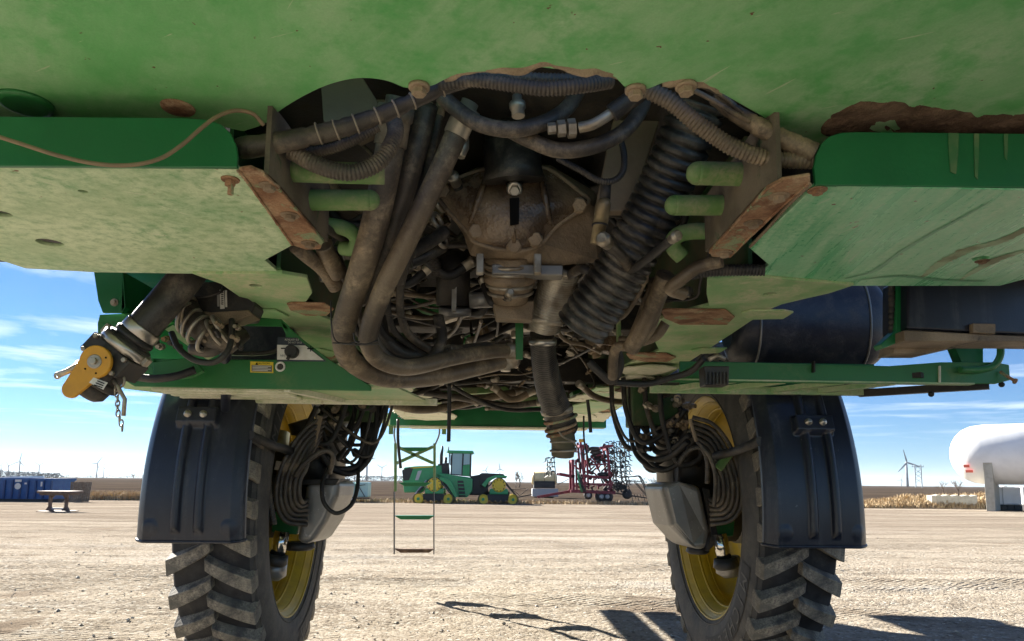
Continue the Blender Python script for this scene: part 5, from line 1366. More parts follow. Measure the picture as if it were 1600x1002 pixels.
def leg_left():
    lg = MB().box((-0.99, 3.90, 1.36), (-0.72, 4.12, 1.62)).obj('drive_leg', m_web, SP, bevel=0.01)
    MB().tube([(-0.95, 4.0, 1.75), (-0.96, 4.0, 0.95)], 0.075, 20).obj('leg_column', m_greyguard, lg)
    # gearcase into the rim and the chrome rod
    MB().lathe((-1.36, 4.0, 0.92), (1, 0, 0), [(0, 0.20), (0.16, 0.20), (0.18, 0.17), (0.28, 0.15), (0.38, 0.12)], 28).obj('gearcase', m_dark, lg)
    MB().prism(ypoly([(425, 800), (470, 800), (464, 836), (424, 832)], 3.66), (0, 0.12, 0)).obj('knuckle', m_green_clean, lg, bevel=0.006)
    MB().tube(rest([(441, 830, 3.56), (433, 868, 3.56)]), 0.036, 22).obj('cylinder_rod', m_chrome, lg)
    MB().lathe(at(431, 872, Y=3.57), (-.2, 0, -1), [(-0.02, 0.055), (0.02, 0.062), (0.035, 0.05)], 24).obj('cup', m_black, lg)
    MB().lathe(at(427, 890, Y=3.72), (-.2, 0, -1), [(-0.05, 0.06), (0.02, 0.07), (0.05, 0.04)], 22).obj('ball_joint', m_greyguard, lg)
    MB().lathe(at(468, 856, Y=3.72), (0, 0, -1), [(-0.03, 0.07), (0, 0.08), (0.012, 0.06)], 24).obj('bump_stop', m_black, lg)
    # folded grey shield
    f1 = ypoly([(478, 752), (530, 750), (527, 775), (510, 815), (488, 848), (468, 852), (463, 842), (470, 800)], 3.60)
    f2 = [p + Vector((0.03, 0.30, 0)) for p in f1]
    MB().loft([f1, f2], True, False).obj('shield', m_greyguard, lg, bevel=0.035, seg=5)
    MB().prism(ypoly([(462, 748), (530, 748), (525, 758), (466, 758)], 3.58), (0, 0.30, 0)).obj('shield_top', m_dark, lg, bevel=0.006)
    # fan of hoses running down into the leg
    arc_hoses([[(510 - 2.5*k, 648 + 8*k, 3.50), (478 + 1*k, 670 + 9*k, 3.46), (452 + 5*k, 705 + 6*k, 3.43 + .01*(k % 2)), (434 + 7*k, 750, 3.42 + .012*(k % 2)), (433 + 7*k, 790 - 3*k, 3.44), (448 + 5*k, 815 - 6*k, 3.48), (480, 820 - 8*k, 3.53)] for k in range(6)], 0.0112, m_hose, lg)
    MB().bar(at(430, 727, Y=3.42), at(472, 735, Y=3.44), 0.02, 0.045).obj('hose_clamp', m_castd, lg, bevel=0.004)
    MB().bar(at(500, 650, Y=3.48), at(488, 700, Y=3.48), 0.03, 0.014).obj('hose_bar', m_castd, lg, bevel=0.003)
    hose('hose', [(460, 745, 3.4), (475, 725, 3.38), (505, 705, 3.38), (520, 712, 3.4), (515, 740, 3.44)], 0.012, m_hose, lg, n=10)
    hose('hose', [(405, 700, 3.38), (418, 720, 3.36), (420, 770, 3.36), (428, 820, 3.38)], 0.016, m_hose, lg, n=10, corr=0.012, amp=0.1)
    # loops that hang free between leg and frame
    for k, (dx, dy) in enumerate(((0, 0), (9, 5), (16, 10), (22, 14), (-8, -2))):
        hose('hose', [(588 - 6*k, 625, 3.95 + .04*k), (587 - 5*k, 670, 3.93), (578 - 3*k, 715 + dy*0.5, 3.9), (550, 740 + dy*0.4 - 2*k, 3.85), (520 - k, 730 + dy*0.2, 3.8), (500, 705, 3.75)], 0.012 if k % 2 else 0.015, m_black, lg, n=10)
    for pts, q in (([(500, 660, 3.7), (525, 680, 3.75), (550, 695, 3.85), (575, 690, 3.9), (590, 660, 3.95), (592, 625, 4.0)], 0.010),
                   ([(553, 625, 3.9), (552, 660, 3.88), (545, 690, 3.82), (528, 720, 3.75)], 0.009),
                   ([(515, 730, 3.6), (504, 755, 3.55), (506, 785, 3.52), (525, 802, 3.52), (548, 790, 3.55), (558, 765, 3.6), (560, 735, 3.7)], 0.0105),
                   ([(545, 612, 3.8), (560, 638, 3.78), (580, 638, 3.78), (590, 622, 3.8)], 0.006), ([(565, 625, 3.9), (560, 668, 3.88), (540, 700, 3.85), (522, 718, 3.8)], 0.010)):
        hose('hose', pts, q, m_black, lg, n=10)
    for k in range(8):
        px, py = r.uniform(495, 535), r.uniform(640, 700)
        MB().lathe(at(px, py, Y=3.8), (r.uniform(-1, 1), -1, r.uniform(-1, 1)), [(0, .014), (.02, .014), (.021, .02), (.04, .02), (.041, .012), (.07, .012)], 6, 0, False).obj('fitting', r.choice((m_zinc, m_castd)), lg)
    MB().lathe(at(437, 690, Y=3.9), (0, -.3, -1), [(-.05, .05), (.02, .05), (.03, .06), (.05, .06)], 20).obj('airbag_can', m_zinc, lg)
    return lg


def leg_right():
    lg = MB().box((0.72, 3.90, 1.36), (1.0, 4.12, 1.62)).obj('drive_leg', m_web, SP, bevel=0.01)
    MB().tube([(0.94, 4.0, 1.75), (0.95, 4.0, 0.95)], 0.075, 20).obj('leg_column', m_greyguard, lg)
    MB().lathe((1.36, 4.0, 0.92), (-1, 0, 0), [(0, 0.20), (0.16, 0.20), (0.18, 0.17), (0.28, 0.15), (0.38, 0.12)], 28).obj('gearcase', m_dark, lg)
    MB().prism(ypoly([(1108, 805), (1150, 800), (1146, 838), (1115, 840)], 3.66), (0, 0.12, 0)).obj('knuckle', m_green_clean, lg, bevel=0.006)
    MB().tube(rest([(1124, 834, 3.56), (1132, 874, 3.56)]), 0.036, 22).obj('cylinder_rod', m_chrome, lg)
    MB().lathe(at(1134, 878, Y=3.57), (.15, 0, -1), [(-0.02, 0.055), (0.02, 0.066), (0.035, 0.05)], 24).obj('cup', m_black, lg)
    MB().lathe(at(1140, 886, Y=3.74), (.2, 0, -1), [(-0.05, 0.06), (0.02, 0.075), (0.05, 0.04)], 22).obj('ball_joint', m_greyguard, lg)
    MB().lathe(at(1090, 862, Y=3.72), (0, 0, -1), [(-0.03, 0.05), (0, 0.062), (0.012, 0.045)], 24).obj('bump_stop', m_black, lg)
    f1 = ypoly([(1032, 757), (1060, 753), (1096, 760), (1111, 830), (1104, 860), (1080, 857), (1048, 822)], 3.58)
    f2 = [p + Vector((-0.03, 0.30, 0)) for p in f1]
    f1[1] += Vector((0, -0.05, 0)); f1[5] += Vector((0, -0.05, 0))
    MB().loft([f1, f2], True, False).obj('shield', m_greyguard, lg, bevel=0.035, seg=5)
    MB().prism(ypoly([(1097, 762), (1112, 832), (1106, 862), (1118, 850), (1122, 838), (1108, 765)], 3.585), (0, 0.2, 0)).obj('shield_side', m_dark, lg)
    arc_hoses([[(1082 + 2*k, 652 + 8*k, 3.50), (1115 - 1*k, 664 + 9*k, 3.46), (1142 - 5*k, 700 + 7*k, 3.43 + .01*(k % 2)), (1158 - 7*k, 750, 3.42 + .012*(k % 2)), (1158 - 7*k, 790 - 3*k, 3.44), (1142 - 5*k, 813 - 6*k, 3.48), (1110, 820 - 8*k, 3.53)] for k in range(6)], 0.0112, m_hose, lg)
    MB().bar(at(1122, 733, Y=3.40), at(1140, 708, Y=3.40), 0.02, 0.04).obj('hose_clamp', m_pipe, lg, bevel=0.004)
    MB().bar(at(1078, 655, Y=3.46), at(1088, 690, Y=3.46), 0.02, 0.014).obj('hose_bar', m_castd, lg, bevel=0.003)
    hose('hose', [(1060, 725, 3.42), (1075, 705, 3.40), (1095, 700, 3.38), (1105, 720, 3.38), (1105, 755, 3.42)], 0.012, m_hose, lg, n=10, corr=0.012, amp=0.12)
    hose('hose', [(1090, 690, 3.36), (1108, 712, 3.34), (1118, 745, 3.34), (1116, 790, 3.38)], 0.010, m_hose, lg, n=10)
    for pts, q in (([(988, 640, 3.95), (986, 680, 3.92), (994, 710, 3.88), (1015, 730, 3.82), (1040, 735, 3.75), (1065, 720, 3.7), (1080, 700, 3.6)], 0.0125),
                   ([(997, 660, 3.95), (996, 690, 3.92), (1008, 712, 3.88), (1025, 718, 3.82), (1050, 712, 3.72), (1075, 690, 3.6)], 0.0175),
                   ([(1010, 650, 3.98), (1012, 680, 3.92), (1025, 705, 3.85), (1045, 705, 3.75), (1078, 680, 3.6)], 0.0165),
                   ([(993, 640, 4.0), (1002, 665, 3.95), (1020, 688, 3.9), (1045, 700, 3.8), (1060, 695, 3.7)], 0.012),
                   ([(1018, 640, 4.0), (1020, 670, 3.95), (1032, 692, 3.88), (1055, 690, 3.75)], 0.015),
                   ([(1000, 700, 3.9), (1020, 725, 3.85), (1045, 732, 3.8), (1070, 715, 3.65)], 0.011),
                   ([(995, 625, 4.0), (1005, 655, 3.95), (1030, 672, 3.9), (1052, 668, 3.85), (1060, 655, 3.85)], 0.010)):
        hose('hose', pts, q, m_black, lg, n=10)
    for k in range(8):
        px, py = r.uniform(1035, 1075), r.uniform(650, 700)
        MB().lathe(at(px, py, Y=3.8), (r.uniform(-1, 1), -1, r.uniform(-1, 1)), [(0, .014), (.02, .014), (.021, .02), (.04, .02), (.041, .012), (.07, .012)], 6, 0, False).obj('fitting', r.choice((m_zinc, m_castd)), lg)
    for px, py in ((1050, 625), (1056, 625)): MB().lathe(at(px, py, Y=3.83), (0, -1, 0), [(0, .008), (.01, .008)], 6, 0, False).obj('bolt', m_steel, lg)
    return lg


lgl, lgr = leg_left(), leg_right()
# more loose lines hanging from the frame beside each leg
for sgn, lg in ((-1, lgl), (1, lgr)):
    rr2 = random.Random(40 + sgn)
    for k in range(9):
        xa = sgn*(0.60 + 0.03*k); ya = 3.85 + rr2.uniform(-.1, .25)
        dz = rr2.uniform(.28, .48)
        P4 = [Vector((xa, ya, 1.62)), Vector((xa + sgn*0.01, ya - .02, 1.62 - dz*.55)), Vector((xa + sgn*.08, ya - .05, 1.60 - dz)), Vector((xa + sgn*.20, ya - .06, 1.62 - dz*.95)), Vector((sgn*0.98, ya - .1, 1.62 - dz*.55))]
        hose('hose', P4, rr2.choice((.008, .011, .014)), m_black if k % 3 else m_hose, lg, n=9, raw=True)
    MB().lathe((sgn*1.0, 3.92, 1.12), (sgn, 0, 0), [(-.05, .10), (0.0, .13), (.16, .13), (.17, .10), (.24, .08)], 24).obj('hydraulic_motor', m_dark, lg)
    MB().lathe((sgn*1.05, 3.80, 1.24), (sgn*.3, -.2, 1), [(-.10, .05), (0.05, .05), (.06, .07), (.12, .07)], 18).obj('accumulator', m_dark, lg)
    for k in range(10):
        q = Vector((sgn*rr2.uniform(.72, 1.0), 3.86, rr2.uniform(1.2, 1.58)))
        MB().lathe(q, (rr2.uniform(-1, 1), -1, rr2.uniform(-.6, .6)), [(0, .016), (.02, .016), (.021, .022), (.045, .022), (.046, .013), (.08, .013)], 8, 0, False).obj('fitting', rr2.choice((m_zinc, m_dark, m_black, m_castd)), lg)

# ------------------------------------------------------------------ boarding ladder hanging at the front
LY = 6.75
ld = bpy.data.objects.new('ladder', None); COL.objects.link(ld); setp(ld, SP)
for pl, pr, py0, py1, w_ in ((619, 678, 695, 768, 0.028),):
    for px in (618, 679):
        MB().bar(at(px, 693, Y=LY), at(px, 768, Y=LY), 0.022, 0.05).obj('rail', m_pipe, ld)
for a, b_ in (((620, 698), (677, 724)), ((677, 698), (620, 724))):
    MB().bar(at(*a, Y=LY - .015), at(*b_, Y=LY - .015), 0.012, 0.03).obj('brace', m_pipe, ld)


def tread(py, x0=616, x1=679, m=m_green_clean):
    b = MB(); y0 = LY - 0.05
    b.prism([at(x0, py, Y=y0), at(x1, py, Y=y0), at(x1 - 9, py + 6, Y=y0), at(x0 + 10, py + 6, Y=y0)], (0, 0.10, 0))
    return b.obj('tread', m, ld, bevel=0.003)


tread(699, 626, 671); tread(754, 622, 674); tread(806); tread(858, m=m_mud)
for px in (616, 678): MB().bar(at(px, 768, Y=LY), at(px, 866, Y=LY), 0.007, 0.055).obj('side_strap', m_black, ld)
hose('grab_strap', [(617, 666, LY), (616, 680, LY), (618, 695, LY)], 0.008, m_greyguard, ld, n=8)
hose('grab_strap', [(687, 666, LY), (686, 680, LY), (680, 695, LY)], 0.008, m_greyguard, ld, n=8)
for px in (611, 694): MB().box((-.02, 0, -.09), (.02, .02, 0), Matrix.Translation(at(px, 664, Y=LY))).obj('tab', m_pipe, fb)
# the body above, unseen, added as plain boxes for the shadow it throws
MB().prism([(-0.95, 1.3, 2.17), (0.95, 1.3, 2.17), (0.95, 6.9, 2.17), (-0.95, 6.9, 2.17)], (0, 0, 0.5)).obj('solution_tank_body', m_green, SP, bevel=0.12, seg=4)
MB().box((-1.60, 2.30, 1.93), (-0.97, 4.6, 1.96)).obj('hose_sun_shade', m_dark, SP)  # unseen sheet added to keep direct sun off the left hose
cabs = MB().box((-1.08, 7.05, 1.75), (-0.42, 8.40, 2.35)).obj('operator_cab', m_green_clean, SP, bevel=0.1, seg=3)  # unseen cab, split into spaced boxes so light streaks its shadow
MB().box((-0.22, 7.0, 1.75), (0.40, 8.1, 2.4)).obj('cab_base', m_green_clean, cabs, bevel=0.06)
for x_, y0_, y1_ in ((-1.15, 6.95, 8.48), (-0.82, 7.0, 8.40), (-0.50, 6.95, 8.46), (-0.14, 7.1, 8.3), (0.16, 6.95, 8.45)):
    MB().box((x_ - .12, y0_, 1.665), (x_ + .12, y1_, 1.70)).obj('cab_platform', m_rail, cabs)
MB().box((0.45, 7.6, 2.00), (1.25, 8.8, 2.12)).obj('cab_shadow_box', m_green_clean, cabs)  # unseen box added to throw the shadow wedge at far right

# ------------------------------------------------------------------ background: tracked tractor
def local(name, label, cat, loc, rz=0.0, group=None):
    """an Empty whose parts are modelled in local coordinates"""
    o = bpy.data.objects.new(name, None); COL.objects.link(o); o.location = loc; o.rotation_euler = (0, 0, rz)
    tag(o, label, cat, group); return o


def part(mb, name, m, parent, **kw):
    o = mb.obj(name, m, None, **kw); o.parent = parent; return o


tb_ = gpt(718, 786.5); TD = tb_.y; K = pxm(TD) * 1.0            # metres per pixel at the tractor
TR = local('tracked_tractor', 'green articulated tractor on four triangular black tracks with yellow wheels', 'tractor', tb_)


def X_(px): return (px - 718)*K
def Z_(py): return (786.5 - py)*K


def track_unit(cxp, side):
    """triangular rubber track, idlers and drive wheel, centred on pixel cxp"""
    y0 = side*1.25 - 0.38; y1 = y0 + 0.76
    u = bpy.data.objects.new('track_unit', None); COL.objects.link(u); u.parent = TR
    circ = [(X_(cxp - 22.5), Z_(779.5), 6.2*K*1.35), (X_(cxp + 22.5), Z_(779.5), 6.2*K*1.35), (X_(cxp + 1), Z_(758.5), 11.5*K)]
    # outline: hull of the three circles
    pts = []
    for cx0, cz0, q in circ:
        for k in range(28): a = 2*math.pi*k/28; pts.append((cx0 + q*math.cos(a), cz0 + q*math.sin(a)))
    pts = sorted(set(pts))
    def half(ps):
        h = []
        for p in ps:
            while len(h) >= 2 and (h[-1][0]-h[-2][0])*(p[1]-h[-2][1]) - (h[-1][1]-h[-2][1])*(p[0]-h[-2][0]) <= 0: h.pop()
            h.append(p)
        return h[:-1]
    hull = half(pts) + half(pts[::-1])
    ccx = sum(p[0] for p in hull)/len(hull); ccz = sum(p[1] for p in hull)/len(hull)
    inner = []
    for i, p in enumerate(hull):
        d = Vector((ccx - p[0], ccz - p[1])); d = d.normalized()*0.13; inner.append((p[0] + d.x, p[1] + d.y))
    n = len(hull); mb = MB()
    vs = [(p[0], y0, p[1]) for p in hull] + [(p[0], y1, p[1]) for p in hull] + [(p[0], y0, p[1]) for p in inner] + [(p[0], y1, p[1]) for p in inner]
    fs = []
    for i in range(n):
        j = (i+1) % n
        fs += [(i, j, n+j, n+i), (2*n+i, 3*n+i, 3*n+j, 2*n+j), (i, 2*n+i, 2*n+j, j), (n+i, n+j, 3*n+j, 3*n+i)]
    mb.add(vs, fs); part(mb, 'belt', m_tblack, u)
    for cx0, cz0, q in circ[:2]:
        part(MB().lathe((cx0, y0 - 0.02, cz0), (0, 1, 0), [(0, q*0.45), (0.03, q*0.82), (0.0, q*0.88), (0.8, q*0.88)], 24), 'idler_wheel', m_tyellow, u)
        part(MB().lathe((cx0, y0 - 0.05, cz0), (0, 1, 0), [(0, q*0.25), (0.06, q*0.32)], 12), 'hub', m_tgreen, u)
    cx0, cz0, q = circ[2]
    part(MB().lathe((cx0, y0 - 0.03, cz0), (0, 1, 0), [(0, q*0.4), (0.06, q*0.55), (0.02, q*0.62), (0.02, q*0.90), (0.8, q*0.90)], 32), 'drive_wheel', m_tyellow, u)
    for k in range(10):
        a = 2*math.pi*k/10; part(MB().lathe((cx0 + q*0.75*math.cos(a), y0 - 0.035, cz0 + q*0.75*math.sin(a)), (0, 1, 0), [(0, q*.09), (.02, q*.09)], 8), 'wheel_slot', m_tblack, u)
    part(MB().box((X_(cxp - 13), y0 + 0.02, Z_(772)), (X_(cxp + 15), y1 - 0.05, Z_(764)), None), 'undercarriage', m_tgreen, u, bevel=0.08)
    part(MB().box((X_(cxp - 16), y0 + 0.1, Z_(781)), (X_(cxp + 16), y1 - 0.1, Z_(772))), 'roller_beam', m_tblack, u)
    for dx in (-8, 0, 8): part(MB().lathe((X_(cxp + dx), y0 + 0.05, Z_(780)), (0, 1, 0), [(0, 3.2*K), (.1, 3.4*K), (.6, 3.4*K)], 14), 'roller', m_tblack, u)
    return u


for cxp in (680, 777):
    for side in (-1, 1): track_unit(cxp, side)


def prof(pts, y0, y1, name, m, bevel=0.05, parent=TR):
    return part(MB().prism([(X_(x), y0, Z_(y)) for x, y in pts], (0, y1 - y0, 0)), name, m, parent, bevel=bevel)


hood = prof([(632, 733), (648, 731), (690, 729), (692, 752), (668, 753), (662, 770), (634, 771), (631, 752)], -0.62, 0.62, 'hood', m_tgreen, 0.08)
prof([(629.5, 737), (640, 733), (647, 733), (641, 752), (632, 753)], -0.66, 0.66, 'grille', m_tblack, 0.04, hood)
prof([(642, 733), (676, 730.5), (676, 732), (643, 734.5)], -0.66, 0.66, 'yellow_stripe', m_tyellow, 0.01, hood)
prof([(654, 738), (660, 737), (655, 752), (650, 752)], -0.64, 0.64, 'side_vent', m_grey, 0.01, hood)
prof([(684, 727), (700, 725), (702, 744), (682, 742)], -0.55, 0.55, 'engine_cover', m_tblack)
part(MB().tube([(X_(689), -0.35, Z_(735)), (X_(689), -0.35, Z_(712)), (X_(690.5), -0.35, Z_(703)), (X_(690), -0.35, Z_(699))], [0.13, 0.13, 0.08, 0.07], 14), 'exhaust_stack', m_tblack, TR)
part(MB().tube([(X_(695), 0.3, Z_(735)), (X_(695), 0.3, Z_(716))], 0.12, 12), 'air_intake', m_tblack, TR)
cab = bpy.data.objects.new('cab', None); COL.objects.link(cab); cab.parent = TR
prof([(699, 706), (738, 706.5), (739, 710), (735, 711), (700, 710.5), (697, 709)], -0.95, 0.95, 'cab_roof', m_tgreen, 0.05, cab)
prof([(703, 743), (735, 747), (735, 749), (703, 745)], -0.85, 0.85, 'cab_floor', m_tgreen, 0.03, cab)
prof([(703, 743), (734, 746), (734, 711), (705, 711)], -0.35, 0.35, 'cab_interior', m_tblack, 0.03, cab)
gl_pane = prof([(705, 742), (721, 743), (722, 711), (706, 711)], -0.86, -0.84, 'door_glass', m_glass, 0, cab)
prof([(723.5, 728), (733, 727), (733, 711), (724, 711)], -0.86, -0.84, 'rear_glass', m_glass, 0, cab)
prof([(722, 744), (735, 746), (734, 727), (722.5, 729)], -0.88, -0.82, 'rear_panel', m_tgreen, 0, cab)
prof([(705, 742), (734, 745), (734, 711), (706, 711)], 0.82, 0.86, 'far_glass', m_glass, 0, cab)
for a, b_ in (((705, 743), (706, 709)), ((721.5, 744), (722.5, 709)), ((734, 746), (734, 709))):
    for y_ in (-0.88, 0.88): part(MB().bar((X_(a[0]), y_, Z_(a[1])), (X_(b_[0]), y_, Z_(b_[1])), 0.08, 0.1), 'pillar', m_tblack, cab)
for y_ in (-1.05, 1.05): part(MB().bar((X_(702), y_, Z_(728)), (X_(702), y_, Z_(711)), 0.08, 0.2), 'mirror', m_tblack, cab)
part(MB().tube([(X_(700), -0.5, Z_(706)), (X_(700), -0.5, Z_(700))], 0.04, 8), 'beacon', m_tblack, cab)
prof([(682, 741), (700, 742), (722, 747), (738, 749), (738, 768), (730, 777), (716, 777), (706, 757)], -1.15, 1.15, 'mid_body', m_tgreen, 0.06)
st = prof([(715, 752), (724, 752), (728, 776), (718, 776)], -1.22, -1.16, 'steps', m_tblack, 0.02)
for k in range(4): part(MB().box((X_(716 + k*.7), -1.3, Z_(757 + k*5.5)), (X_(725 + k*.8), -1.2, Z_(755.5 + k*5.5))), 'step', m_tgreen, st)
prof([(690, 746), (706, 752), (717, 776), (712, 777), (700, 758), (688, 750)], -1.65, -0.85, 'front_fender', m_tgreen, 0.03)
prof([(734, 745), (752, 742), (762, 741), (762, 770), (734, 774)], -0.6, 0.6, 'hitch_body', m_tblack, 0.05)
prof([(748, 742), (752, 740), (785, 741), (790, 748), (770, 747), (757, 760), (749, 760)], -0.85, 0.85, 'rear_body', m_tblack, 0.08)
prof([(752, 758), (760, 748), (772, 743.5), (790, 744), (790, 746.5), (774, 747), (764, 752), (757, 762)], -1.6, -0.8, 'rear_fender', m_tgreen, 0.03)
prof([(640, 758), (666, 757), (660, 771), (638, 770)], -0.5, 0.5, 'front_weight', m_tgreen, 0.06)
prof([(736, 768), (795, 768), (795, 774), (736, 774)], -0.4, 0.4, 'frame', m_tblack, 0.03)
for a, b_ in (((653, 772), (668, 752)), ): part(MB().bar((X_(a[0]), -1.7, Z_(a[1])), (X_(b_[0]), -1.0, Z_(b_[1])), 0.1, 0.08), 'handrail', m_grey, TR)

# ------------------------------------------------------------------ folded cultivator behind the tractor
cb = gpt(930, 786.5); KC = pxm(cb.y)
CU = local('cultivator', 'red field cultivator folded upright, bristling with black spring tines', 'cultivator', cb)


def C(px, y, py): return Vector(((px - 930)*KC, y, (786.5 - py)*KC))


for y_ in (-1.0, 1.0):
    for a, b_, w_ in (((905, 692), (912, 770), .18), ((914, 695), (917, 765), .16), ((893, 720), (894, 770), .22), ((898, 720), (899, 768), .15), ((946, 697), (952, 770), .20)):
        part(MB().bar(C(a[0], y_, a[1]), C(b_[0], y_, b_[1]), w_, w_), 'upright', m_red, CU)
    for a, b_, w_ in (((890, 768), (958, 770), .25), ((905, 744), (952, 748), .2), ((903, 699), (915, 699), .25), ((935, 702), (955, 698), .22), ((872, 742), (896, 746), .22), ((905, 757), (950, 758), .16), ((912, 728), (948, 726), .12)):
        part(MB().bar(C(a[0], y_, a[1]), C(b_[0], y_, b_[1]), w_, w_), 'beam', m_red, CU)
for px, py in ((905, 699), (946, 703), (894, 722), (893, 745), (952, 745), (910, 768), (952, 766)):
    part(MB().bar(C(px, -1.1, py), C(px, 1.1, py), .2, .2), 'cross_beam', m_red, CU)
part(MB().bar(C(840, 0, 778), C(895, 0, 768), .22, .22), 'drawbar', m_red, CU)
part(MB().bar(C(902, -1.2, 691), C(911, -1.2, 691), .05, .28), 'sign', m_handle, CU)
for px in (917, 937, 946):
    part(MB().lathe(C(px, -1.0, 776 if px > 917 else 774), (0, 1, 0), [(0, .2), (.02, .32 if px == 917 else .48), (.1, .36 if px == 917 else .52), (.3, .36 if px == 917 else .52)], 20), 'wheel', m_tblack, CU)
    part(MB().lathe(C(px, -1.03, 776 if px > 917 else 774), (0, 1, 0), [(0, .1), (.03, .2)], 14), 'wheel_hub', m_grey, CU)
part(MB().lathe(C(978, -0.6, 772), (0, 1, 0), [(0, .2), (.02, .42), (.2, .42)], 20), 'wheel', m_tblack, CU)
for k in range(4): part(MB().ball(C(928 + 3*k, -0.6 + .3*k, 703 + 5*k), 0.42, (1.4, .3, .5), 8), 'disc_gang', m_tblack, CU)
part(MB().ball(C(940, -0.6, 742), 0.4, (1.2, .3, .5), 8), 'disc_gang', m_tblack, CU)
rC = random.Random(8)
for k in range(60):
    a_ = C(rC.uniform(896, 955), rC.uniform(-1.1, 1.1), rC.uniform(700, 768)); part(MB().bar(a_, a_ + Vector((rC.uniform(-.8, .8), 0, rC.uniform(-.7, .7))), .13, .13), 'link', m_red if k % 3 else m_tblack, CU)
for k in range(40):
    a_ = C(rC.uniform(900, 978), rC.uniform(-1.0, 1.0), rC.uniform(696, 766)); part(MB().lathe(a_, (rC.uniform(-1, 1), -1, 0), [(0, .06), (.04, .19), (.08, .19), (.1, .05)], 10), 'disc', m_tblack, CU)


def tine_mesh():
    b = MB()
    P = spline([Vector((0, 0, 0)), Vector((.18, 0, .06)), Vector((.33, 0, -.05)), Vector((.30, 0, -.22)), Vector((.42, 0, -.36))], 4)
    b.tube(P, 0.045, 6)
    b.add([(.34, -.16, -.34), (.34, .16, -.34), (.60, 0, -.42), (.40, 0, -.26)], [(0, 2, 3), (1, 3, 2), (0, 1, 2), (0, 3, 1)])
    return b


t0 = part(tine_mesh(), 'tine', m_tblack, CU)
first = True
for col_, (px, tilt, flip) in enumerate(((949, 0, 1), (955, 0, 1), (961, 0.1, 1), (968, 0, 1), (975, -.1, 1), (866, 0, -1), (860, 0.1, -1))):
    for k in range(10 if flip > 0 else 4):
        for y_ in (-0.9, 0.6):
            o = t0 if first else t0.copy()
            if not first: COL.objects.link(o); o.parent = CU
            first = False
            py = (692 + 7.6*k + 2*(col_ % 2)) if flip > 0 else 718 + k*7
            o.location = C(px + rC.uniform(-1.5, 1.5), y_, py); o.rotation_euler = (0, tilt + rC.uniform(-.15, .15), 0 if flip > 0 else math.pi); o.scale = (rC.uniform(.8, 1.1),)*3
for px in (957, 966, 973): part(MB().bar(C(px, -.9, 690), C(px + 3, -.9, 760), .07, .07), 'tine_bar', m_tblack, CU)
for px in (864,): part(MB().bar(C(px, -.9, 716), C(px + 3, -.9, 742), .07, .07), 'tine_bar', m_tblack, CU)
for k in range(2):
    part(MB().tube(spline([C(975, -.3 + .6*k, 746), C(990, -.3 + .6*k, 745), C(1000, -.3 + .6*k, 745), C(1008, -.3 + .6*k, 762), C(1013, -.3 + .6*k, 778)], 6), .05, 8), 'harrow_arm', m_tblack, CU)
    part(MB().bar(C(978, -.3 + .6*k, 752), C(1002, -.3 + .6*k, 753), .06, .06), 'harrow_bar', m_tblack, CU)
    part(MB().bar(C(992, -.3 + .6*k, 753), C(1012, -.3 + .6*k, 776), .06, .06), 'harrow_bar', m_tblack, CU)
for k in range(6): part(MB().bar(C(985 + 5*k, -.3 + .1*k, 772), C(988 + 5*k, -.3 + .1*k, 783 - (k % 2)*4), .05, .05), 'harrow_tooth', m_tblack, CU)
part(MB().bar(C(955, -.3, 770), C(1012, -.3, 778), .1, .1), 'rear_bar', m_tblack, CU)
part(MB().prism([C(958, -.6, 757), C(977, -.6, 757), C(977, -.6, 765), C(960, -.6, 766)], (0, .6, 0)), 'toolbox', m_tblack, CU)
for k in range(5): part(MB().tube(spline([C(899 + 2*k, -1.1, 735 + 2*k), C(902 + k, -1.2, 755), C(906 + 2*k, -1.1, 770)], 5), .04, 6), 'hydraulic_hose', m_tgreen if k < 2 else m_tblack, CU)

# cart with the cream tank between tractor and cultivator
kb = gpt(850, 778); KK = pxm(kb.y)
CT = local('tank_cart', 'cream cylindrical tank on a grey skid between the tracked tractor and the red cultivator', 'tank cart', kb)


def D_(px, y, py): return Vector(((px - 850)*KK, y, (778 - py)*KK))


part(MB().lathe(D_(830, 0, 748.5), (1, 0, 0), [(0, 4*KK), (1*KK, 8*KK), (4*KK, 10.5*KK), (36*KK, 10.5*KK), (39*KK, 8*KK), (40*KK, 4*KK)], 28), 'tank', m_cream, CT)
for px in (834, 850, 865): part(MB().torus(D_(px, 0, 748.5), (1, 0, 0), 10.6*KK, .03, 28, 6), 'band', m_rust, CT)
part(MB().box(D_(833.5, -.9, 763), D_(866, .5, 752.5)), 'cradle', m_tblack, CT, bevel=.03)
part(MB().box(D_(831, -.95, 776), D_(871, .6, 764)), 'skid', m_grey, CT, bevel=.05)
part(MB().bar(D_(808, 0, 778), D_(832, 0, 773), .12, .12), 'drawbar', m_tblack, CT)
part(MB().bar(D_(870, 0, 773), D_(898, 0, 766), .12, .12), 'drawbar', m_red, CT)
for a, b_ in (((800, 765), (812, 775)), ((812, 775), (826, 764)), ((800, 766), (822, 764)), ((870, 758), (888, 749))): part(MB().bar(D_(a[0], -.3, a[1]), D_(b_[0], -.3, b_[1]), .06, .06), 'link_rod', m_tblack, CT)
part(MB().box(D_(835, -.3, 781), D_(865, .3, 776)), 'axle', m_tblack, CT)
for y_ in (-.6, .6): part(MB().lathe(D_(850, y_, 776), (0, 1, 0), [(0, .15), (.02, .28), (.2, .28)], 16), 'wheel', m_tblack, CT)

# pale green nurse trailer behind the loose hoses on the left
nb = gpt(546, 785); KN = pxm(nb.y)
NT = local('nurse_trailer', 'pale green poly tank trailer behind the hanging hoses of the left wheel', 'trailer', nb)


def E_(px, y, py): return Vector(((px - 546)*KN, y, (785 - py)*KN))


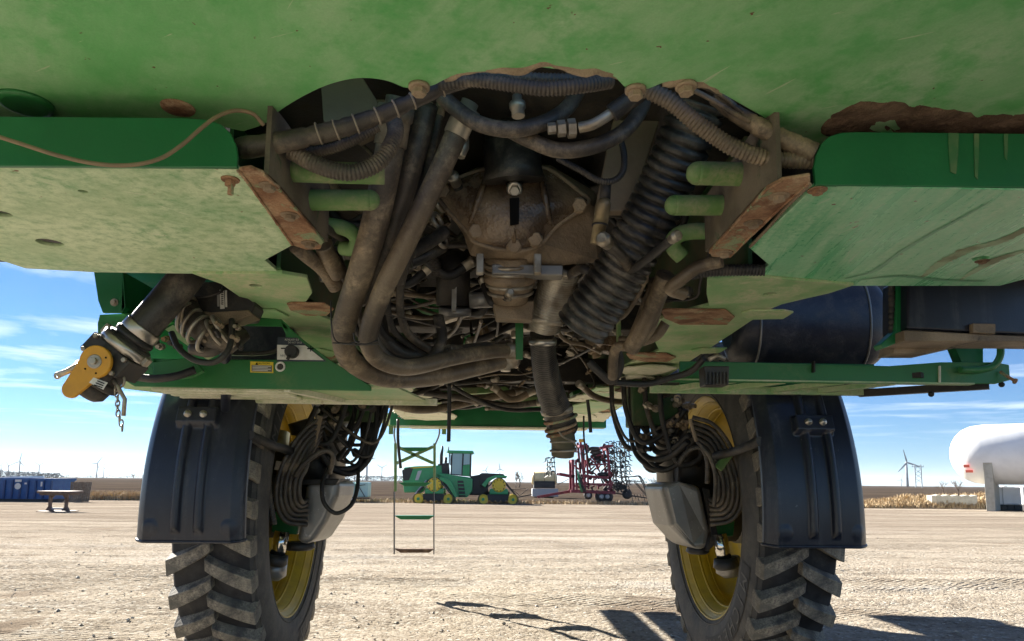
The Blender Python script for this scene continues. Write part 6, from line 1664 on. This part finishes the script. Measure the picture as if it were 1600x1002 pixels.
for x0_, x1_ in ((508, 532), (533, 556), (557, 576)): part(MB().box(E_(x0_, -.8, 777), E_(x1_, .8, 754)), 'tank', m_poly, NT, bevel=.12, seg=3)
part(MB().bar(E_(506, 0, 779), E_(578, 0, 779), .9, .12), 'frame', m_rust, NT)
for px in (519, 528, 553): part(MB().lathe(E_(px, -.75, 780), (0, 1, 0), [(0, .12), (.02, .24), (.2, .24)], 18), 'wheel', m_tblack, NT); part(MB().lathe(E_(px, -.77, 780), (0, 1, 0), [(0, .06), (.03, .13)], 12), 'wheel_hub', m_white, NT)
for a, b_ in (((557, 778), (562, 760)), ((562, 760), (572, 776)), ((557, 760), (572, 758))): part(MB().bar(E_(a[0], -.85, a[1]), E_(b_[0], -.85, b_[1]), .05, .05), 'brace', m_tblack, NT)

# ------------------------------------------------------------------ left: dumpster, stand, pallets
db = gpt(40, 784); KD = pxm(db.y)
DU = local('dumpster', 'long blue steel roll-off dumpster with ribbed side and white stickers', 'dumpster', db)


def F_(px, y, py): return Vector(((px - 40)*KD, y, (784 - py)*KD))


part(MB().box(F_(-60, 0, 780), F_(78, 2.4, 750)), 'body', m_blue, DU)
part(MB().box(F_(-61, -.08, 752), F_(80, 2.48, 748.5)), 'top_rail', m_blue, DU)
part(MB().box(F_(-60, .02, 784), F_(76, 2.3, 780)), 'underframe', m_tblack, DU)
for k in range(12):
    px = 77 - k*11.6; part(MB().box(F_(px - 1.2, -.12, 780), F_(px + 1.0, 0.0, 752)), 'rib', mat('dumpster_blue_rib', (0.012, 0.055, 0.17), 0.5), DU)
sk = part(MB().box(F_(23.5, -.135, 754.5), F_(33, -.125, 751)), 'sticker', m_whitedecal, DU); part(MB().lathe(F_(28, -.125, 761), (0, -1, 0), [(0, .20), (.012, .20)], 20), 'sticker', m_whitedecal, DU)
part(MB().box(F_(60, -.02, 761), F_(63, -.01, 754)), 'sticker', m_whitedecal, DU); part(MB().box(F_(36, -.02, 758), F_(39.5, -.01, 755.5)), 'sticker', m_whitedecal, DU)
part(MB().prism([F_(-20, .4, 749), F_(12, .4, 746.5), F_(36, .4, 746), F_(36, .4, 749)], (0, 1.6, 0)), 'tarp', m_white, DU)

sb = gpt(90, 799.5); KS = pxm(sb.y)
ST = local('steel_stand', 'brown steel work stand with flared feet in front of the blue dumpster', 'stand', sb)


def G_(px, y, py): return Vector(((px - 90)*KS, y, (799.5 - py)*KS))


part(MB().box(G_(68, -.5, 772), G_(116, .5, 768.5)), 'top', m_oldsteel, ST, bevel=.01)
part(MB().box(G_(70, -.4, 775), G_(112, .4, 772.2)), 'apron', m_oldsteel, ST)
for px in (78, 102):
    part(MB().prism([G_(px - 2, -.06, 774), G_(px + 2, -.06, 774), G_(px + 1.6, -.06, 792), G_(px + 6, -.06, 799), G_(px - 6, -.06, 799), G_(px - 1.6, -.06, 792)], (0, .12, 0)), 'leg', m_oldsteel, ST)
    part(MB().box(G_(px - 8, -.5, 799.5), G_(px + 9, .5, 798.2)), 'foot', m_oldsteel, ST)
part(MB().box(G_(78, -.04, 796.5), G_(102, .04, 794)), 'stretcher', m_grey, ST)
for px0, s_ in ((75, 1), (105, -1)): part(MB().bar(G_(px0, 0, 784), G_(px0 + s_*8, 0, 775), .05, .06), 'brace', m_oldsteel, ST)

pb = gpt(118, 785); KP = pxm(pb.y)
for nm, lab, x0_, tilt in (('wooden_pallet', 'weathered wooden pallet leaning upright right behind the steel stand', 112, -.18), ('wooden_pallet', 'second grey pallet standing next to the tall dry grass', 124, -.05)):
    b0_ = gpt(x0_ + 6, 785); PL = local(nm, lab, 'pallet', b0_)
    w_ = 15*KP
    for k in range(6): part(MB().bar((-w_/2 + w_*k/5, -.05, 0.02), (-w_/2 + w_*k/5 + tilt, .25, 1.30), .10, .03), 'slat', m_wood, PL)
    for z_ in (.15, .6, 1.05): part(MB().bar((-w_/2 + tilt*z_, .04 + .2*z_, z_), (w_/2 + tilt*z_, .04 + .2*z_, z_), .08, .08), 'stringer', m_wood, PL)
# ------------------------------------------------------------------ right: white tank, saddles, totes, block
wb = gpt(1548, 798); KW = pxm(wb.y)
tank_dir = Vector((1.0, -0.85, 0)).normalized()
rad = 47*KW
left_end = at(1484, 711, Y=wb.y + 1.0)
WT = thing('storage_tank', 'huge white horizontal pressure tank with round end on concrete supports', 'tank', (left_end.x + 6, wb.y - 1.5, gz(0, wb.y)))
prof_t = [(0.0, 0.02*rad), (0.02*rad, .22*rad), (.08*rad, .42*rad), (.2*rad, .63*rad), (.4*rad, .83*rad), (.65*rad, .95*rad), (1.0*rad, rad), (14, rad)]
MB().lathe(left_end, tank_dir, prof_t, 48).obj('shell', m_white, WT, fix=True)
yv = Vector((0, 0, 1)).cross(tank_dir)
for s_ in (4.5, 8.0): MB().torus(left_end + tank_dir*s_, tank_dir, rad, .012, 48, 6).obj('weld_seam', m_white, WT)
# two red lines of warning print on the shell
for k, (wd, tx) in enumerate(((.34, ''), (.42, ''))):
    dn = (-yv*math.cos(R(24 + 11*k)) - Vector((0, 0, 1))*math.sin(R(24 + 11*k)))
    q = left_end + tank_dir*(1.15 + .12*k) + dn*(rad + .006)
    dn2 = Vector((0, 0, 1))*math.cos(R(24 + 11*k)) - yv*math.sin(R(24 + 11*k))
    MB().bar(q - tank_dir*wd/2, q + tank_dir*wd/2, .02, .20, up=dn2).obj('red_marking', mat('red_marking', (.62, .13, .10), .5), WT)
# concrete supports
for s_, nm, lab in ((2.35, 'concrete_support', 'tall concrete saddle wall under the round end of the white tank'),):
    c0 = left_end + tank_dir*s_
    g0 = gz(0, c0.y); S = local(nm, lab, 'support', (c0.x, c0.y, g0), math.atan2(tank_dir.y, tank_dir.x))
    hgt = c0.z - g0
    pts = [Vector((-.25, -rad*.95, 0)), Vector((-.25, rad*.95, 0)), Vector((-.25, rad*.95, hgt - rad*.30))]
    for k in range(13): a = R(-18 - 144*k/12); pts.append(Vector((-.25, rad*1.01*math.cos(a), hgt + rad*1.01*math.sin(a))))
    pts.append(Vector((-.25, -rad*.95, hgt - rad*.30)))
    part(MB().prism(pts, (.5, 0, 0)), 'wall', m_concrete, S, bevel=.02)
    part(MB().box((-.28, -rad*.7, hgt*.55), (-.25, -rad*.62, hgt*.8)), 'rebar_loop', m_dark, S)
for k, (px, lab) in enumerate(((1578, 'white plastic tote on a dark base just right of the concrete saddle'), (1622, 'second white tote half cut off by the frame beside the first tote'))):
    q = gpt(px, 798); k2 = pxm(q.y)
    T_ = local('tote', lab, 'tote', q, R(-8))
    part(MB().box((-20*k2, 0, 9*k2), (19*k2, 1.1, 37*k2)), 'bottle', m_white, T_, bevel=.08, seg=3)
    part(MB().box((-20*k2, 0, 0), (19*k2, 1.1, 8.8*k2)), 'pallet_base', m_tblack, T_, bevel=.02)
    for x_ in (-10, -2, 8): part(MB().box(((x_ - 1.2)*k2, -.04, 0), ((x_ + 1.2)*k2, 0, 9*k2)), 'block', m_tblack, T_)
    part(MB().lathe((0, .5, 37*k2), (0, 0, 1), [(0, .2), (.06, .2)], 16), 'lid', m_white, T_)
    part(MB().bar((-9*k2, -.02, 9*k2), (-9*k2, -.02, 37*k2), .04, .03), 'cage_bar', m_grey, T_)
q = gpt(1494, 795.5); k2 = pxm(q.y)
BL = local('concrete_block', 'long low concrete barrier block on the gravel in front of the grassy bank', 'block', q, R(-6))
b = MB(); n = 13
top = [Vector((-29*k2 + 62*k2*i/n, 0, (21 + 1.2*math.sin(i*2.1))*k2)) for i in range(n + 1)]
pts = [Vector((-29*k2, 0, 0)), Vector((33*k2, 0, 0))] + top[::-1]
part(b.prism(pts, (0, .75, 0)), 'block_body', m_concrete, BL, bevel=.03)
part(MB().box((-36*k2, -.02, 0), (-29.1*k2, .77, 20.5*k2)), 'block_end', m_concrete, BL, bevel=.03)

# ------------------------------------------------------------------ wind turbines and the pylon
def turbine(px, base_py, hub_py, spin, label, blade_px=15):
    d = 80*FPX/(base_py - hub_py + 3); d = min(d, 4200)
    p = at(px, hub_py, Y=d); s = (p.z - GF)/80
    T = local('wind_turbine', label, 'wind turbine', (p.x, p.y, GF), 0, 'wind turbines on the horizon')
    part(MB().tube([(0, 0, 0), (0, 0, 80*s)], [4.2*s, 3.0*s], 10), 'tower', m_turbine, T)
    part(MB().box((-1.7*s, -4*s, 78.2*s), (1.7*s, 6*s, 81.8*s)), 'nacelle', m_turbine, T, bevel=.5*s)
    part(MB().ball((0, -5*s, 80*s), 2.0*s, n=8), 'hub', m_turbine, T)
    for k in range(3):
        a = R(spin + 120*k); L_ = blade_px*pxm(d)
        dx, dz = math.sin(a), math.cos(a)
        b = MB(); px_, pz_ = dz, -dx
        b.loft([[Vector((dx*L_*t + px_*w*s*q, -5*s + e, 80*s + dz*L_*t + pz_*w*s*q)) for q, e in ((-1, 0), (0, -.4*s), (1, 0), (0, .4*s))] for t, w in ((.02, 1.8), (.15, 3.0), (.5, 2.3), (1, 1.0))], True, False)
        part(b, 'blade', m_turbine, T)


for a in ((2, 749, 727.5, 40, 'pale wind turbine cut by the left edge of the picture', 9), (14, 749, 727.5, -38, 'small wind turbine between the edge turbine and the tall one', 10), (31.5, 749, 721.5, 10, 'tallest wind turbine standing behind the blue dumpster', 13.5), (62, 747, 727, 62, 'wind turbine at the right end of the dark tree belt, blades in a V', 12),
          (152.5, 747, 724.5, 35, 'tall wind turbine alone above the open field on the left', 12.5), (162.5, 747, 731, 8, 'small wind turbine close beside the taller one on the open field', 9), (229, 747, 731, -50, 'wind turbine half hidden by the left mudguard', 10),
          (597, 748, 731, 60, 'wind turbine left of the ladder above the blue tree line', 9), (574, 748, 716, 95, 'wind turbine tower between the hanging hoses and the ladder', 13), (781, 751, 733, -6, 'wind turbine above the rear of the tracked tractor', 9), (759, 751, 735, 25, 'faint wind turbine between cab and rear tracks of the tractor', 7),
          (1416, 761, 723, -14, 'large wind turbine beside the lattice pylon on the right', 21), (1408, 761, 750, 20, 'tiny wind turbine left of the large one by the pylon', 8)):
    turbine(*a)
PD = 900.0
pp = at(1436, 761, Y=PD); kk = pxm(PD)
PYL = local('power_pylon', 'twin-legged lattice power pylon beside the large wind turbine', 'pylon', (pp.x, PD, GF))
hgt = at(1436, 726, Y=PD).z - GF
for sx in (-5, 5): part(MB().bar((sx*kk, 0, 0), (sx*kk, 0, hgt), .9, .9), 'leg', m_turbine, PYL)
for k in range(4):
    z0_, z1_ = hgt*(.2 + .2*k), hgt*(.4 + .2*k)
    for s_ in (1, -1): part(MB().bar((-5*kk*s_, 0, z0_), (5*kk*s_, 0, z1_), .4, .4), 'brace', m_turbine, PYL)
part(MB().bar((-9.5*kk, 0, hgt*.9), (9.5*kk, 0, hgt*.9), .7, .7), 'cross_arm', m_turbine, PYL)
for sx in (-9, -5, 5, 9): part(MB().bar((sx*kk, 0, hgt*.9), (sx*kk, 0, hgt*.9 + 2.4), .5, .5), 'insulator', m_turbine, PYL)


# ------------------------------------------------------------------ bare trees and brush
m_twig = mat('bare_twig', (0.15, 0.115, 0.09), 0.9)


def bare_tree(px, base_py, top_py, Y, seed, label, spread=.5, name='bare_tree'):
    rr = random.Random(seed); b0_ = at(px, base_py, Y=Y); H_ = (base_py - top_py)*pxm(Y)
    T = local(name, label, 'tree', (b0_.x, Y, b0_.z)); tr, tw = MB(), MB(); w0 = max(.35*pxm(Y), H_*.02)
    tr.tube([(0, 0, 0), (0, 0, H_*.35)], [w0*1.6, w0], 6)
    def br(p, d, L, w, n):
        e = p + d*L; tw.tube([p, e], [w, w*.6], 4)
        if n:
            for _ in range(rr.choice((2, 3))): br(p.lerp(e, rr.uniform(.5, 1)), (d + Vector((rr.gauss(0, spread), rr.gauss(0, spread), rr.uniform(-.1, .4)))).normalized(), L*rr.uniform(.6, .8), w*.7, n-1)
    for _ in range(5): br(Vector((0, 0, H_*rr.uniform(.12, .36))), Vector((rr.gauss(0, .5), rr.gauss(0, .5), 1)).normalized(), H_*.3, w0*.8, 3)
    part(tr, 'trunk', m_twig, T, fix=False); part(tw, 'crown', m_twig, T, fix=False)


for a in ((812, 762, 730, 160, 1, 'bare grey tree between the tractor and the cream tank'), (806, 762, 740, 170, 2, 'lower bare tree leaning on the taller one left of the cream tank'), (208, 748, 738, 500, 3, 'bare round tree on the horizon left of the mudguard'),
          (1498, 775, 744, 46, 4, 'bare twiggy bush on the bank just left of the white tank'), (1474, 770, 748, 47, 5, 'thin bare sapling on the bank above the concrete block'), (760, 766, 741, 150, 7, 'bare tree showing over the tractor between cab and rear tracks'), (1024, 760, 744, 300, 6, 'faint bare tree by the right wheel hoses on the horizon')):
    bare_tree(*a)


# ------------------------------------------------------------------ thin air over the far fields
hz = MB().box((-9300, -60, -3), (9300, 15300, 190)).obj('haze', None)
hz.data.materials.clear()
hm = bpy.data.materials.new('haze'); hm.use_nodes = True
hn = hm.node_tree.nodes; hn.clear()
ho = hn.new('ShaderNodeOutputMaterial'); hv = hn.new('ShaderNodeVolumePrincipled')
hv.inputs['Color'].default_value = (0.80, 0.88, 1.0, 1); hv.inputs['Density'].default_value = 0.00004; hv.inputs['Anisotropy'].default_value = 0.2
hm.node_tree.links.new(hv.outputs[0], ho.inputs['Volume'])
hz.data.materials.append(hm)
tag(hz, 'thin pale haze over the far fields and wind turbines', 'haze', kind='stuff')
